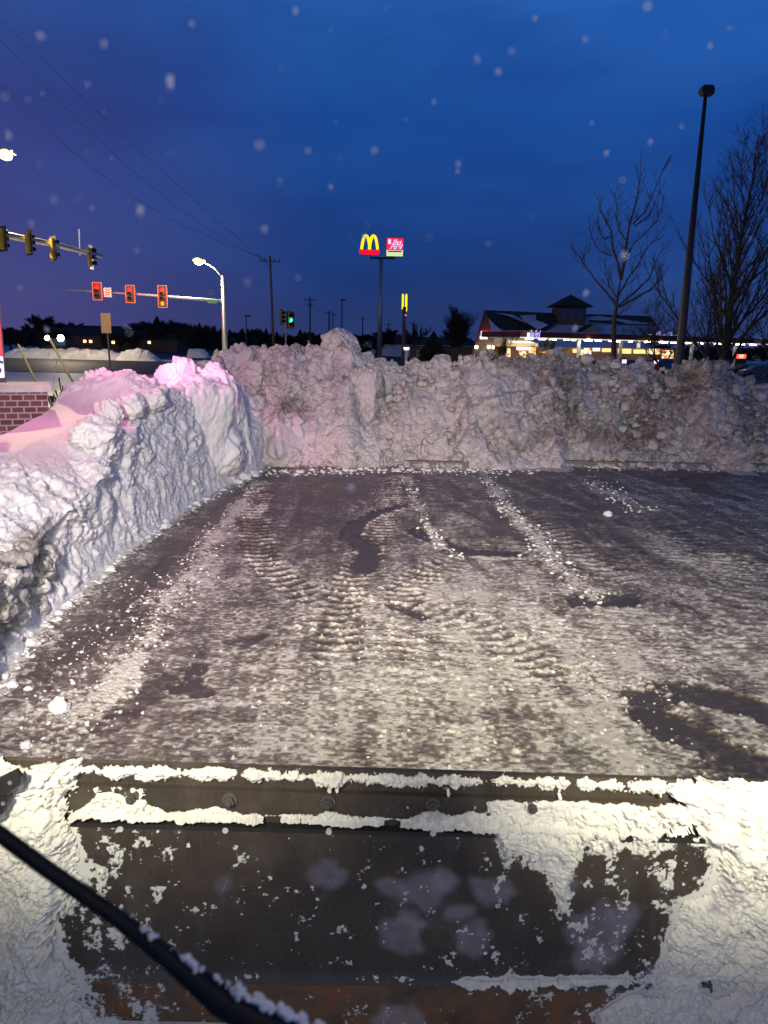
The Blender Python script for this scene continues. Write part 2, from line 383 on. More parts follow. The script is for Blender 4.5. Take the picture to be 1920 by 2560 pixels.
    scrape([(1455, 1508), (1500, 1500), (1555, 1503)], .27, 1)
    sm1 = scrape([(1990, 1810), (1760, 1742), (1680, 1735), (1612, 1750), (1622, 1790), (1700, 1840), (1800, 1885), (1990, 1950)], .23, 1, .35)
    scrape([(1800, 1930), (1990, 2010)], .25, .8)
    scrape([(1790, 1190), (1745, 1195), (1725, 1208), (1765, 1232), (1850, 1250)], .28, 1)
    scrape([(500, 1668), (478, 1715), (515, 1738), (490, 1735), (450, 1728)], .10, .9)
    scrape([(575, 1610), (610, 1600)], .09, .6); scrape([(615, 1618), (655, 1592)], .07, .7)
    scrape([(980, 1520), (1060, 1550)], .10, .7); scrape([(530, 1275), (545, 1300)], .12, .7)
    scrape([(200, 1640), (330, 1500), (430, 1400)], .12, .5)
    scrape([(260, 1830), (420, 1700)], .14, .55)
    # windrows of loose crumbs
    loose = np.full_like(X, -.55)
    d, s_, lt = polyd(X, Y, GP([(660, 1205), (575, 1300), (505, 1385), (450, 1470), (395, 1560), (335, 1640), (260, 1740), (110, 1900)])); cov += .42*np.exp(-(d/.42)**2)*(1+blot)+.14*ss(12, 15, Y)
    for pp, w, a in [([(640, 1215), (575, 1300), (505, 1385), (450, 1470), (400, 1560), (345, 1640), (270, 1740), (195, 1830), (110, 1900), (60, 1960)], .17, 1.0),
                     ([(430, 1440), (330, 1520), (200, 1690), (120, 1800)], .35, .45),
                     ([(1015, 1190), (1035, 1250), (1070, 1320), (1105, 1370), (1150, 1400)], .09, .9),
                     ([(1205, 1185), (1255, 1250), (1310, 1320), (1375, 1395), (1430, 1450), (1490, 1500)], .15, 1.0),
                     ([(1480, 1195), (1540, 1240), (1610, 1285)], .22, .6),
                     ([(1330, 1500), (1400, 1640), (1500, 1720), (1640, 1720)], .3, .5),
                     ([(1250, 1850), (1500, 1880), (1700, 1950)], .35, .35)]:
        d, s_, lt = polyd(X, Y, GP(pp)); loose = np.maximum(loose, -.55+(.78+.35*vnoise(p*[2.1, 2.1, 1], 77))*a*np.exp(-(d/(w*(1.25+.5*vnoise(p*[1.3, 1.3, 1], 78))))**2*.8))
    # ragged skirt of snow along the foot of both banks
    bx = bank_base(Y); skl = np.exp(-np.clip(X-bx, 0, 9)/.22)*(X > bx-.3); loose = np.maximum(loose, -.5+1.15*skl)
    fy = 19.9+.22*vnoise(p*[.7, 1, 1], 71)+.1*vnoise(p*[3, 1, 1], 72)+.75*ss(4.7, 5.1, X)*ss(9.2, 8.9, X)+.75*ss(9.6, 9.9, X); skf = np.exp(-np.clip(fy-Y, 0, 9)/.28); loose = np.maximum(loose, -.5+1.3*skf)
    loose = np.maximum(loose, -.62+.42*np.clip(cov+.1, 0, 1))
    f1, f21, rid, fa = worley(p*[15, 17, 1], 81); f1b, _, ridb, _ = worley(p*[34, 38, 1], 91)
    lump = np.clip(.62-f1, 0, 1)*(.35+rid); lumpb = np.clip(.6-f1b, 0, 1)*(.4+ridb)
    L = loose+.40*(lump-.15)+.3*lumpb+.60*gr+.35*st2+.08
    Lm = ss(.06, .22, L)
    h = h+Lm*(.008+.022*lump+.012*lumpb+.03*np.clip(loose, 0, 1)*(.6+gr))+.010*np.clip(cov+st2*.6, -.5, .8)
    S = cov+.34*st+.48*st2+.80*gr+.75*st3+.40*blot
    sty = fbm(np.stack([X*5+.5*vnoise(p*[.6, .5, 1], 23), Y*.55, Z0], -1), 4, 24, .65); S = (S+.62*sty)*(1-.25*SM)-.55*SM; film = ss(-.95, 1.05, S); crisp = ss(.15, .5, S+.5*gr)
    snow = np.clip(.76*film+.20*crisp+.16*gr, 0, 1); snow = np.maximum(snow, Lm*.97)
    edge = np.minimum(ss(3.6, 4.0, Y), ss(23.5, 23, Y))
    V = np.stack([X, Y, .004+(h+.02)*edge], -1).reshape(-1, 3)
    return V, grid_faces(NU, NV), dict(snow=snow, loose=Lm)
BB = np.array([[0, -3.2], [4, -3.3], [6.76, -3.62], [8.2, -3.86], [11, -3.92], [13.3, -3.85], [15.3, -3.7], [17, -3.45], [18.5, -3.15], [19.5, -3.1], [24, -3.1]])
def bank_base(y): return np.interp(y, BB[:, 0], BB[:, 1])
def lot_mat():
    m = bpy.data.materials.new('icy_asphalt'); m.use_nodes = True; t = m.node_tree; b = t.nodes['Principled BSDF']
    tcn = N(t, 'ShaderNodeTexCoord')
    s = N(t, 'ShaderNodeAttribute', attribute_name='snow'); l = N(t, 'ShaderNodeAttribute', attribute_name='loose')
    n1 = N(t, 'ShaderNodeTexNoise'); n1.inputs['Scale'].default_value = 70; n1.inputs['Detail'].default_value = 4; n1.inputs['Roughness'].default_value = .7
    mpn = N(t, 'ShaderNodeMapping'); mpn.inputs['Scale'].default_value = (1, 1.15, 1); t.links.new(tcn.outputs['Object'], mpn.inputs[0]); t.links.new(mpn.outputs[0], n1.inputs['Vector'])
    v = math_(t, 'ADD', s.outputs['Fac'], math_(t, 'MULTIPLY', math_(t, 'SUBTRACT', n1.outputs[0], .5), .35), clamp=True)
    r = ramp(t, v, [(0, (.070, .057, .050)), (.25, (.145, .123, .108)), (.55, (.25, .222, .195)), (.82, (.40, .37, .325)), (1, (.64, .61, .55))])
    t.links.new(r.outputs[0], b.inputs['Base Color'])
    rr = ramp(t, v, [(0, (.32,)*3), (.3, (.5,)*3), (.7, (.7,)*3)]); t.links.new(rr.outputs[0], b.inputs['Roughness'])
    b.inputs['Specular IOR Level'].default_value = .35
    n2 = N(t, 'ShaderNodeTexNoise'); n2.inputs['Scale'].default_value = 120; n2.inputs['Detail'].default_value = 4; t.links.new(mpn.outputs[0], n2.inputs['Vector'])
    bp = N(t, 'ShaderNodeBump'); bp.inputs['Strength'].default_value = .5; bp.inputs['Distance'].default_value = .006
    t.links.new(math_(t, 'ADD', n2.outputs[0], v), bp.inputs['Height']); t.links.new(bp.outputs[0], b.inputs['Normal'])
    return m
V, F, A = lot()
tag(np_mesh('parking_lot', V, F, lot_mat(), attrs=A), kind='structure')

# ------------------------------------------------------------------ snow chunks (numpy blobs)
_POOL = {}
def chunk(c, r, seed, sub=3, sq=(1, 1, 1), rot=0, rough=.25, facet=.35, box=0):
    if sub <= 3: seed = seed % 28
    key = (seed, sub, rough, facet, box)
    if key not in _POOL:
        v, f = ico(sub); v = v.copy()
        if box: v = v/(np.abs(v)**box).sum(1, keepdims=True)**(1/box)
        _, bb, rid, fa = worley(v*1.25+seed*3.1, seed, .8)
        d = 1+facet*(fa-.5)*(ss(0, .15, bb) if sub > 3 else 1)+rough*fbm(v*2.3+seed, 4, seed, .6)
        if sub > 4: d = d+.05*fbm(v*9+seed, 4, seed+1, .65)
        _POOL[key] = (v*d[:, None], f)
    v, f = _POOL[key]
    v = v*np.array(sq)*r
    a, b = math.cos(rot), math.sin(rot); v = np.stack([v[:, 0]*a-v[:, 1]*b, v[:, 0]*b+v[:, 1]*a, v[:, 2]], -1)
    tilt = (seed*1.7 % 1-.5)*.7; a, b = math.cos(tilt), math.sin(tilt)
    v = np.stack([v[:, 0]*a-v[:, 2]*b, v[:, 1], v[:, 0]*b+v[:, 2]*a], -1)
    return v+np.array(c), f
def merge(parts):
    Vs, Fs, n = [], [], 0
    for v, f in parts:
        f = np.asarray(f)
        if f.shape[1] == 4: f = np.concatenate([f[:, [0, 1, 2]], f[:, [0, 2, 3]]])
        Vs.append(v); Fs.append(f+n); n += len(v)
    return np.concatenate(Vs), np.concatenate(Fs)
def lumpiness(p, sc=1.0, seed=0, big=1.0):
    """blocky broken snow displacement, metres"""
    q = p+.18*np.stack([vnoise(p*1.7, seed+1), vnoise(p*1.7, seed+2), vnoise(p*1.7, seed+3)], -1)
    a1, b1, r1, f1 = worley(q*1.15, seed+10, .9); a2, b2, r2, f2 = worley(q*2.7, seed+20, .9)
    a3, b3, r3, f3 = worley(q*6.0, seed+30, .8); a4, b4, r4, _ = worley(q*13, seed+40)
    sel = ss(-.15, .45, fbm(p*.9, 2, seed+50)); sel2 = ss(-.1, .3, fbm(p*1.6+9, 2, seed+60))
    c1 = ss(0, .30, b1)*(.45+f1); c2 = ss(0, .32, b2)*(.3+f2)*(r2 > .3); c3 = ss(0, .4, b3)*(.4+f3)*(r3 > .4); c4 = ss(0, .45, b4)*(r4 > .55)
    return sc*(big*.26*fbm(p*.6, 3, seed+70)+big*.17*(c1-.7)+.14*c2*(.25+.75*sel)+.075*c3*(.3+.7*sel2)+.035*c4*sel2
               + .05*fbm(q*4.5, 3, seed+75, .6)+.022*fbm(q*12, 3, seed+80, .6)-.05)

# ---- left bank
def left_bank():
    NU, NV = 760, 620
    y = np.linspace(1.5, 20.5, NU)
    bx = bank_base(y)
    K = np.array([  # y, crest x, crest z, shoulder z (x=-5), back x, back z
        [1.5, -3.35, .7, .9, -6.5, .5], [5.0, -3.50, .85, 1.15, -6.5, .6], [7.4, -3.78, 1.0, 1.45, -6.3, .7], [8.6, -3.95, 1.12, 1.62, -6.2, .8], [10.2, -4.0, 1.32, 1.70, -6.2, .9],
        [11.4, -4.10, 1.72, 1.78, -6.3, .9], [13.4, -4.25, 2.0, 1.90, -6.6, 1.0], [14.6, -4.25, 2.10, 2.08, -6.8, 1.1], [16, -4.2, 2.1, 2.0, -6.4, .6], [17, -4.1, 2.0, 1.7, -6.0, .3], [18, -3.9, 2.0, 1.6, -5.8, .2], [20.5, -3.7, 2.1, 1.5, -5.8, .2]])
    I = lambda k: np.interp(y, K[:, 0], K[:, k])
    cx, cz, sz, kx, kz = (I(k) for k in range(1, 6))
    prof = [(bx+.10, -.05*np.ones_like(y)), (bx, .12+0*y), (bx-.10, cz*.40), (bx*.6+cx*.4-.06, cz*.70), (cx+.12, cz*.93), (cx, cz), (cx-.35, cz*.55+sz*.45), (cx-.9, sz), (kx*.75+cx*.25, sz*.97), (kx, kz), (kx-.8, kz*.4), (kx-2, -.05+0*y)]
    tp = np.array([0, .03, .2, .36, .46, .52, .6, .68, .8, .9, .96, 1.0]); tv = np.linspace(0, 1, NV)
    PX = np.stack([q[0] for q in prof], 1); PZ = np.stack([q[1] for q in prof], 1)
    X = np.stack([np.interp(tv, tp, PX[i]) for i in range(NU)]); Z = np.stack([np.interp(tv, tp, PZ[i]) for i in range(NU)])
    k = np.exp(-np.linspace(-2, 2, 13)**2); k /= k.sum()
    for A_ in (X, Z):
        pad = np.pad(A_, ((0, 0), (6, 6)), mode='edge'); A_[:] = sum(pad[:, i:i+NV]*k[i] for i in range(13))
    Yg = y[:, None]+0*X
    # mound of broken snow behind
    def mound(cx_, cy_, rx, ry, h): return h*np.exp(-(((X-cx_)/rx)**2+((Yg-cy_)/ry)**2)**1.3)
    Z = Z+mound(-5.25, 15.1, .95, .75, .52)+mound(-4.75, 16.9, .55, .6, .35)
    Pg = np.stack([X, Yg, Z], -1)
    n = grid_normals(Pg)
    T = tv[None, :]+0*X
    face = ss(.56, .50, T); top = ss(.55, .66, T)
    # the wind-packed top is smooth between y 10 and 15; the cut wall is smoothest low down
    smooth = top*ss(8.6, 10.6, Yg+.5*fbm(Pg*.9, 2, 5))*ss(14.9, 14.2, Yg)*ss(.92, .86, T)
    cut = ss(.34, .10, T)*ss(7.5, 10, Yg)*.75
    amp = np.clip(1-.97*smooth-.62*cut, 0, 1)
    lp = Pg*np.array([1, .85, 1]); dsp = lumpiness(lp, .55, 3, .6)+.055*fbm(lp*7, 4, 96, .68)+.05*(fbm(lp*3.2, 4, 97, .6))
    # dragged, nearly vertical streaks on the cut wall
    strk = fbm(Pg*np.array([3, 5.5, 1.1]), 4, 90, .6)
    dsp = dsp*amp+.05*strk*face*(.4+.6*cut)+.05*fbm(Pg*np.array([1.6, 1.6, 1.3]), 3, 93)*face
    # wind ripples
    dsp += smooth*(.035*fbm(Pg*np.array([1.2, .7, 1]), 3, 14)-.01)
    dsp *= ss(0, .05, T)
    # round knobs along the crest
    kn = np.exp(-((T-.53)/.035)**2)*ss(10, 11.5, Yg); a, b, r_, f_ = worley(Pg*np.array([2.2, 2.0, 2.2]), 57); dsp += kn*(.20*np.clip(.75-a, 0, 1)*1.6-.05)
    Pg = Pg+n*dsp[..., None]
    dirt = .0+.12*fbm(Pg*1.6, 4, 33)+.10*(fbm(Pg*5, 3, 35) > .22)*(1-smooth)
    dirt += .62*ss(9.3, 8.5, Yg+.5*fbm(Pg*1.5, 3, 39))*ss(.04, .14, T)*ss(.75, .6, T)*ss(1.25, 1.0, Z)
    dirt += .05*ss(9.8, 8.0, Yg)*(top > .2)+.30*np.exp(-((Yg-9.6)/.7)**2)*np.exp(-((T-.5)/.06)**2)
    dirt += .12*ss(.10, .0, T)+.10*ss(15.5, 17.5, Yg)
    return Pg.reshape(-1, 3), grid_faces(NU, NV), dirt.ravel()
V, F, D = left_bank()
if np.mean(np.cross(V[F[:, 1]]-V[F[:, 0]], V[F[:, 2]]-V[F[:, 0]])[:, 2]) < 0: F = F[:, ::-1]
parts = [(V, F)]; dirts = [D]
rng = random.Random(4)
def addc(plist, dlist, c, r, seed, dirt=.1, **k):
    v, f = chunk(c, r, seed, **k); plist.append((v, f)); dlist.append(dirt+.12*fbm(v*3, 3, seed))
# tall slabs at the far end of the bank
addc(parts, dirts, (-4.10, 16.5, 1.35), 1.0, 6, .04, sub=6, sq=(.62, .55, 1.05), rot=.65, rough=.10, facet=.10, box=6)
for k in range(90):
    y = rng.uniform(6.3, 8.7); addc(parts, dirts, (float(bank_base(y))+rng.uniform(-.35, .02), y, rng.uniform(.15, 1.0)*(1 if y < 8 else .7)), rng.uniform(.04, .15), 500+k, rng.uniform(.35, .8), sub=4, rot=k, rough=.4, facet=.3)
addc(parts, dirts, (-3.95, 18.0, 1.35), 1.0, 11, .08, sub=6, sq=(.62, .5, 1.15), rot=-.3, rough=.16, facet=.2, box=3.5)
addc(parts, dirts, (-4.65, 17.6, 1.95), .75, 21, .08, sub=6, sq=(.55, .5, 1.0), rot=.9, rough=.16, facet=.2, box=4)
addc(parts, dirts, (-3.75, 16.9, .75), .62, 27, .06, sub=5, sq=(.9, .8, .9), rot=.2, rough=.2, facet=.2, box=3)
addc(parts, dirts, (-4.30, 11.3, 1.78), .34, 31, .03, sub=5, sq=(1.0, 1.2, .8), rot=.2, rough=.3, facet=.2)
addc(parts, dirts, (-4.35, 12.1, 2.0), .24, 32, .03, sub=5, sq=(.8, 1.1, 1.0), rot=.9, rough=.3, facet=.2)
addc(parts, dirts, (-4.28, 13.0, 2.08), .25, 33, .03, sub=5, sq=(.9, 1.1, .9), rot=.5, rough=.3, facet=.2)
addc(parts, dirts, (-4.2, 13.9, 2.12), .28, 34, .03, sub=5, sq=(.9, 1.2, .8), rot=.1, rough=.3, facet=.2)
for k in range(150):
    y = rng.uniform(6, 19.4); s = rng.choice([0, 0, 1, 2]); bx = float(bank_base(y))
    if s == 0: c = (bx+rng.uniform(-.08, .16), y, rng.uniform(-.01, .06)); r = rng.uniform(.03, .08)*(1.7 if y > 15 else 1)
    elif s == 1: c = (bx-rng.uniform(.45, .75), y, float(np.interp(y, [6, 9, 10.2, 11.4, 14, 19], [.7, 1.05, 1.25, 1.7, 2.1, 2.15]))-.02); r = rng.uniform(.05, .16)
    else:
        if y < 14.5: continue
        c = (bx-rng.uniform(.0, .5), y, rng.uniform(.1, 1.6)); r = rng.uniform(.07, .2)
    addc(parts, dirts, c, r, 100+k, .06, sub=3, rot=k, sq=(1, rng.uniform(.7, 1.1), rng.uniform(.7, 1)))
Vm, Fm = merge(parts)
tag(np_mesh('snow_bank', Vm, Fm, M['snow_bank'], attrs=dict(dirt=np.concatenate([q.ravel() for q in dirts]))), 'long white plowed snow bank with smooth pink-lit top beside the brick sign base', 'snow bank')

# ---- far pile
def far_top(x):
    T_ = [(-6.5, 1.6), (-5.4, 2.5), (-4.8, 2.85), (-4.3, 2.95), (-3.9, 3.0), (-3.0, 3.12), (-2.2, 3.1), (-1.75, 3.2), (-1.35, 3.48), (-1.0, 3.35), (-.7, 3.1), (-.1, 2.72), (.25, 2.58), (.55, 2.58), (1.1, 2.72), (2.0, 2.86), (3, 2.9), (4.5, 2.93), (5.9, 3.0), (7, 2.95), (8.0, 2.78), (8.45, 2.78), (8.9, 3.05), (9.25, 3.02), (9.8, 2.62), (10.5, 2.35), (11.5, 2.1), (14, 1.9)]
    return np.interp(x, [q[0] for q in T_], [q[1] for q in T_])
def far_pile():
    NU, NV = 1300, 460
    x = np.linspace(-6.2, 14, NU); tv = np.linspace(0, 1, NV)
    hz = far_top(x)*.97
    yb = 19.95+.10*np.sin(x*1.3)+.12*np.sin(x*3.1+1)+.08*np.sin(x*7.7)+np.interp(x, [-6, -3, -1, .5, .8, 2.0, 2.3, 4.6, 5.1, 8.6, 8.9, 9.7, 10, 14], [-.4, -.3, -.15, -.1, .35, .35, -.1, .0, .95, .95, .35, .35, .95, .95])*1.0
    crn = .10*fbm(np.stack([x*1.6, x*0, x*0], -1), 4, 12); hz = hz*(1+crn)
    toe = .45*np.clip(fbm(np.stack([x*.9, x*0, x*0+5], -1), 3, 13)*1.6+.25, 0, 1)*np.interp(x, [-6, 4.6, 5.2, 14], [1, 1, .3, .3])
    prof = [(yb, -.05+0*x), (yb+.10, .10+.25*toe), (yb+.45-.1*toe, .26*hz+.30*toe), (yb+1.15, .58*hz), (yb+1.85, .86*hz), (yb+2.5, hz), (yb+3.1, hz*.9), (yb+4.8, hz*.35), (yb+6, -.05+0*x)]
    tp = np.array([0, .05, .22, .42, .58, .68, .78, .9, 1.0])
    PY = np.stack([q[0] for q in prof], 1); PZ = np.stack([q[1] for q in prof], 1)
    Yg = np.stack([np.interp(tv, tp, PY[i]) for i in range(NU)]); Z = np.stack([np.interp(tv, tp, PZ[i]) for i in range(NU)])
    k = np.exp(-np.linspace(-2, 2, 21)**2); k /= k.sum()
    for A_ in (Yg, Z):
        pad = np.pad(A_, ((0, 0), (10, 10)), mode='edge'); A_[:] = sum(pad[:, i:i+NV]*k[i] for i in range(21))
    X = x[:, None]+0*Z
    # each push of the bucket left its own face, stepped from its neighbour
    xs_ = X-.0*Z; step = np.zeros_like(X); groove = np.zeros_like(X)
    edges = [(-3.1, -.2, -.14), (-.12, -.12, .34), (.50, -.2, -.20), (2.45, -.42, .42), (4.75, -.40, -.34), (6.8, -.3, .16), (8.6, -.4, -.16)]
    for ex, sl, a in edges:
        e = ex+sl*(Z-1.3)+.20*fbm(np.stack([Z*0+ex, Z*1.2, Z*0], -1), 3, 3)
        step += a*ss(-.09, .09, X-e)*np.interp(X-e, [-.1, 0, 1.2, 2.6], [1, 1, .75, .35])*1.0; groove += np.exp(-((X-e)/.10)**2)*abs(a)*.3
    low = ss(.02, .12, tv)[None, :]*ss(.80, .66, tv)[None, :]
    # horizontal ledges left by the cutting edge
    led = np.zeros_like(X)
    for x0, x1, z0, a in ((1.9, 4.6, 1.85, .22), (.5, 2.2, .35, .18), (5.0, 8.4, .42, .22), (2.9, 4.3, .5, .12)):
        led += a*ss(.07, -.02, Z-z0-.08*np.sin(X*2.1))*ss(x0-.1, x0+.15, X)*ss(x1+.1, x1-.15, X)
    Yg = Yg+(step+groove-led)*low-.28*fbm(np.stack([X*1.1, Z*.9, Z*0], -1), 3, 17)*low*2
    Pg = np.stack([X, Yg, Z], -1); n = grid_normals(Pg)
    dsp = lumpiness(Pg, 1.15, 200, 1.15)+.025*fbm(Pg*8, 3, 260, .6)
    a5, _, r5, _ = worley(Pg*10.5, 270); dsp += .06*np.clip(.62-a5, 0, 1)*(r5 > .45)+.05*fbm(Pg*22, 3, 290, .65)
    rough = .26+.74*ss(-.12, .30, fbm(Pg*.62+4, 3, 280)); topz = ss(.55, .68, tv)[None, :]
    dsp = dsp*np.maximum(rough, topz)*ss(0, .04, tv)[None, :]
    sgn = -1 if n[NU//2, int(NV*.3), 1] > 0 else 1
    Pg = Pg+n*sgn*dsp[..., None]
    dirt = .26+.42*fbm(Pg*np.array([.8, .8, 1.3]), 4, 33)+.34*fbm(Pg*4.5, 4, 44, .65)+.25*np.exp(-((Z-1.55)/.3)**2)*ss(.5, -.5, X)*ss(-3.5, -2.5, X)-.14*ss(1.2, .7, Z)*ss(3.5, 2, X)
    dirt += .28*ss(3.0, 5, X)*ss(.3, .8, Z)+.30*np.exp(-((X-3.4)/.45)**2-((Z-.5)/.12)**2)
    return Pg.reshape(-1, 3), grid_faces(NU, NV), dirt.ravel(), sgn
V, F, D, sg = far_pile()
if np.mean(np.cross(V[F[:, 1]]-V[F[:, 0]], V[F[:, 2]]-V[F[:, 0]])[:, 2]) < 0: F = F[:, ::-1]
parts = [(V, F)]; dirts = [D]
addc(parts, dirts, (-1.35, 22.4, 2.95), .55, 301, .2, sub=5, sq=(.9, .7, .95), rot=.3, facet=.3, rough=.3, box=2.6)
addc(parts, dirts, (-.55, 21.2, 1.75), .62, 302, .22, sub=5, sq=(.5, .4, 1.15), rot=-.2, facet=.2, rough=.15, box=3.5)
addc(parts, dirts, (-2.5, 20.25, .85), .42, 303, .02, sub=5, sq=(1, .6, .8), rot=.2, facet=.9, rough=.08)
addc(parts, dirts, (-4.4, 21.9, 2.45), .55, 304, .1, sub=5, sq=(1, .8, .8), rot=.2, facet=.6)
addc(parts, dirts, (-4.75, 20.9, 2.1), .6, 305, .1, sub=5, sq=(.9, .8, .9), rot=1, facet=.6)
addc(parts, dirts, (-3.6, 20.8, 1.2), .6, 306, .15, sub=5, sq=(1, .6, 1), rot=.5, facet=.6)
for k in range(1700):
    x = rng.uniform(-5, 11.2); u = rng.random()
    if u < .45: z = rng.uniform(0, .12); yy = 20.05+float(np.interp(x, [-6, -3, -1, 3, 4.5, 5, 14], [-.5, -.35, 0, .1, .5, .75, .75]))+rng.gauss(-.10, .13); r = abs(rng.gauss(0, .045))+.018
    else: z = rng.random()**1.3*float(far_top(x))*.98; yy = 20.30+float(np.interp(x, [-6, 3, 5, 14], [-.1, .1, .7, .7]))+z*.80+rng.uniform(-.15, .10); r = abs(rng.gauss(0, .07))+.025
    addc(parts, dirts, (x, yy, z), r, 400+k, rng.uniform(.0, .3), sub=3 if r > .11 else 2, rot=k, sq=(1, .8, rng.uniform(.5, .9)), box=3, rough=.35, facet=.3)
Vm, Fm = merge(parts)
tag(np_mesh('snow_pile', Vm, Fm, M['snow_pile'], attrs=dict(dirt=np.concatenate([q.ravel() for q in dirts]))), 'wide grey-pink wall of plowed broken snow across the end of the lot', 'snow pile')
# ---- kerb under it
m = MB()
for (xa, xb, y0) in ((.55, 2.3, 20.0), (4.9, 8.9, 20.62), (9.6, 14, 20.7)):
    m.box(((xa+xb)/2, y0+.08, .085), (xb-xa, .16, .19))
tag(m.build('kerb', M['concrete']), kind='structure')
# ---- loose crumbs
cp = []; rc = random.Random(9)
def along(pxs, n, w, r0, r1):
    pts = GP(pxs); L = [math.dist(a, b) for a, b in zip(pts[:-1], pts[1:])]; tot = sum(L)
    for _ in range(n):
        t = rc.uniform(0, tot); i = 0
        while t > L[i] and i < len(L)-1: t -= L[i]; i += 1
        a, b = pts[i], pts[i+1]; u = t/L[i]; x = a[0]+(b[0]-a[0])*u+rc.gauss(0, w); y = a[1]+(b[1]-a[1])*u+rc.gauss(0, w); r = .75*(r0*.6+(r1*1.1-r0*.6)*rc.random()**3)
        v, f = chunk((x, y, .02+r*.3), r, rc.randint(0, 40), sub=1, sq=(1.2, .9, .6), rot=rc.random()*6, facet=.5); cp.append((v, f))
along([(640, 1215), (575, 1300), (505, 1385), (450, 1470), (400, 1560), (345, 1640), (270, 1740), (195, 1830), (110, 1900)], 900, .14, .008, .035)
along([(430, 1440), (330, 1520), (200, 1690), (90, 1850)], 300, .3, .007, .035)
along([(1015, 1190), (1035, 1250), (1070, 1320), (1105, 1370), (1150, 1400)], 300, .09, .012, .05)
along([(1205, 1185), (1255, 1250), (1310, 1320), (1375, 1395), (1430, 1450), (1490, 1500)], 600, .14, .012, .05)
along([(1480, 1195), (1540, 1240), (1610, 1285)], 180, .25, .012, .05)
along([(1300, 1480), (1400, 1640), (1500, 1720), (1700, 1730)], 180, .5, .008, .03)
along([(1100, 1500), (1250, 1850), (1500, 1900), (1800, 1980)], 250, .6, .006, .02)
along([(0, 1720), (100, 1575), (300, 1400), (500, 1262), (640, 1200)], 700, .07, .01, .05)
along([(640, 1192), (1000, 1182), (1300, 1186), (1450, 1175), (1920, 1182)], 500, .14, .012, .05)
along([(640, 1186), (900, 1178), (1250, 1180), (1420, 1168), (1920, 1176)], 700, .22, .02, .10)
along([(700, 1800), (1100, 1700), (1700, 1500)], 500, 1.3, .005, .015)
Vm, Fm = merge(cp)
tag(np_mesh('snow_crumbs', Vm, Fm, M['snow'], attrs=dict(dirt=np.zeros(len(Vm)))), 'loose snow crumbs scattered in rows over the icy lot', 'snow crumbs', kind='stuff')
for px, py, r, lb in [(150, 1768, .085, 'biggest loose snow lump on the lot near the left windrow'), (66, 1866, .045, 'small oval snow lump nearest the pusher plate on the left'),
                      (30, 1713, .05, 'snow lump at the picture edge below the dirty end of the bank'), (72, 1722, .035, 'small snow lump just right of the lump at the bank foot'),
                      (1520, 1286, .075, 'lone white snow lump on dark asphalt in front of the far pile'), (160, 1735, .02, 'pea-sized snow lump just above the biggest loose lump')]:
    c = G(px, py, r*.6); v, f = chunk((0, 0, 0), r, int(px), sub=4, sq=(1.1, .9, .8), facet=.45, rough=.3)
    o = np_mesh('snow_chunk', v, f, M['snow'], attrs=dict(dirt=np.zeros(len(v)))); o.location = c; tag(o, lb, 'snow chunk', 'loose snow lumps on the lot')

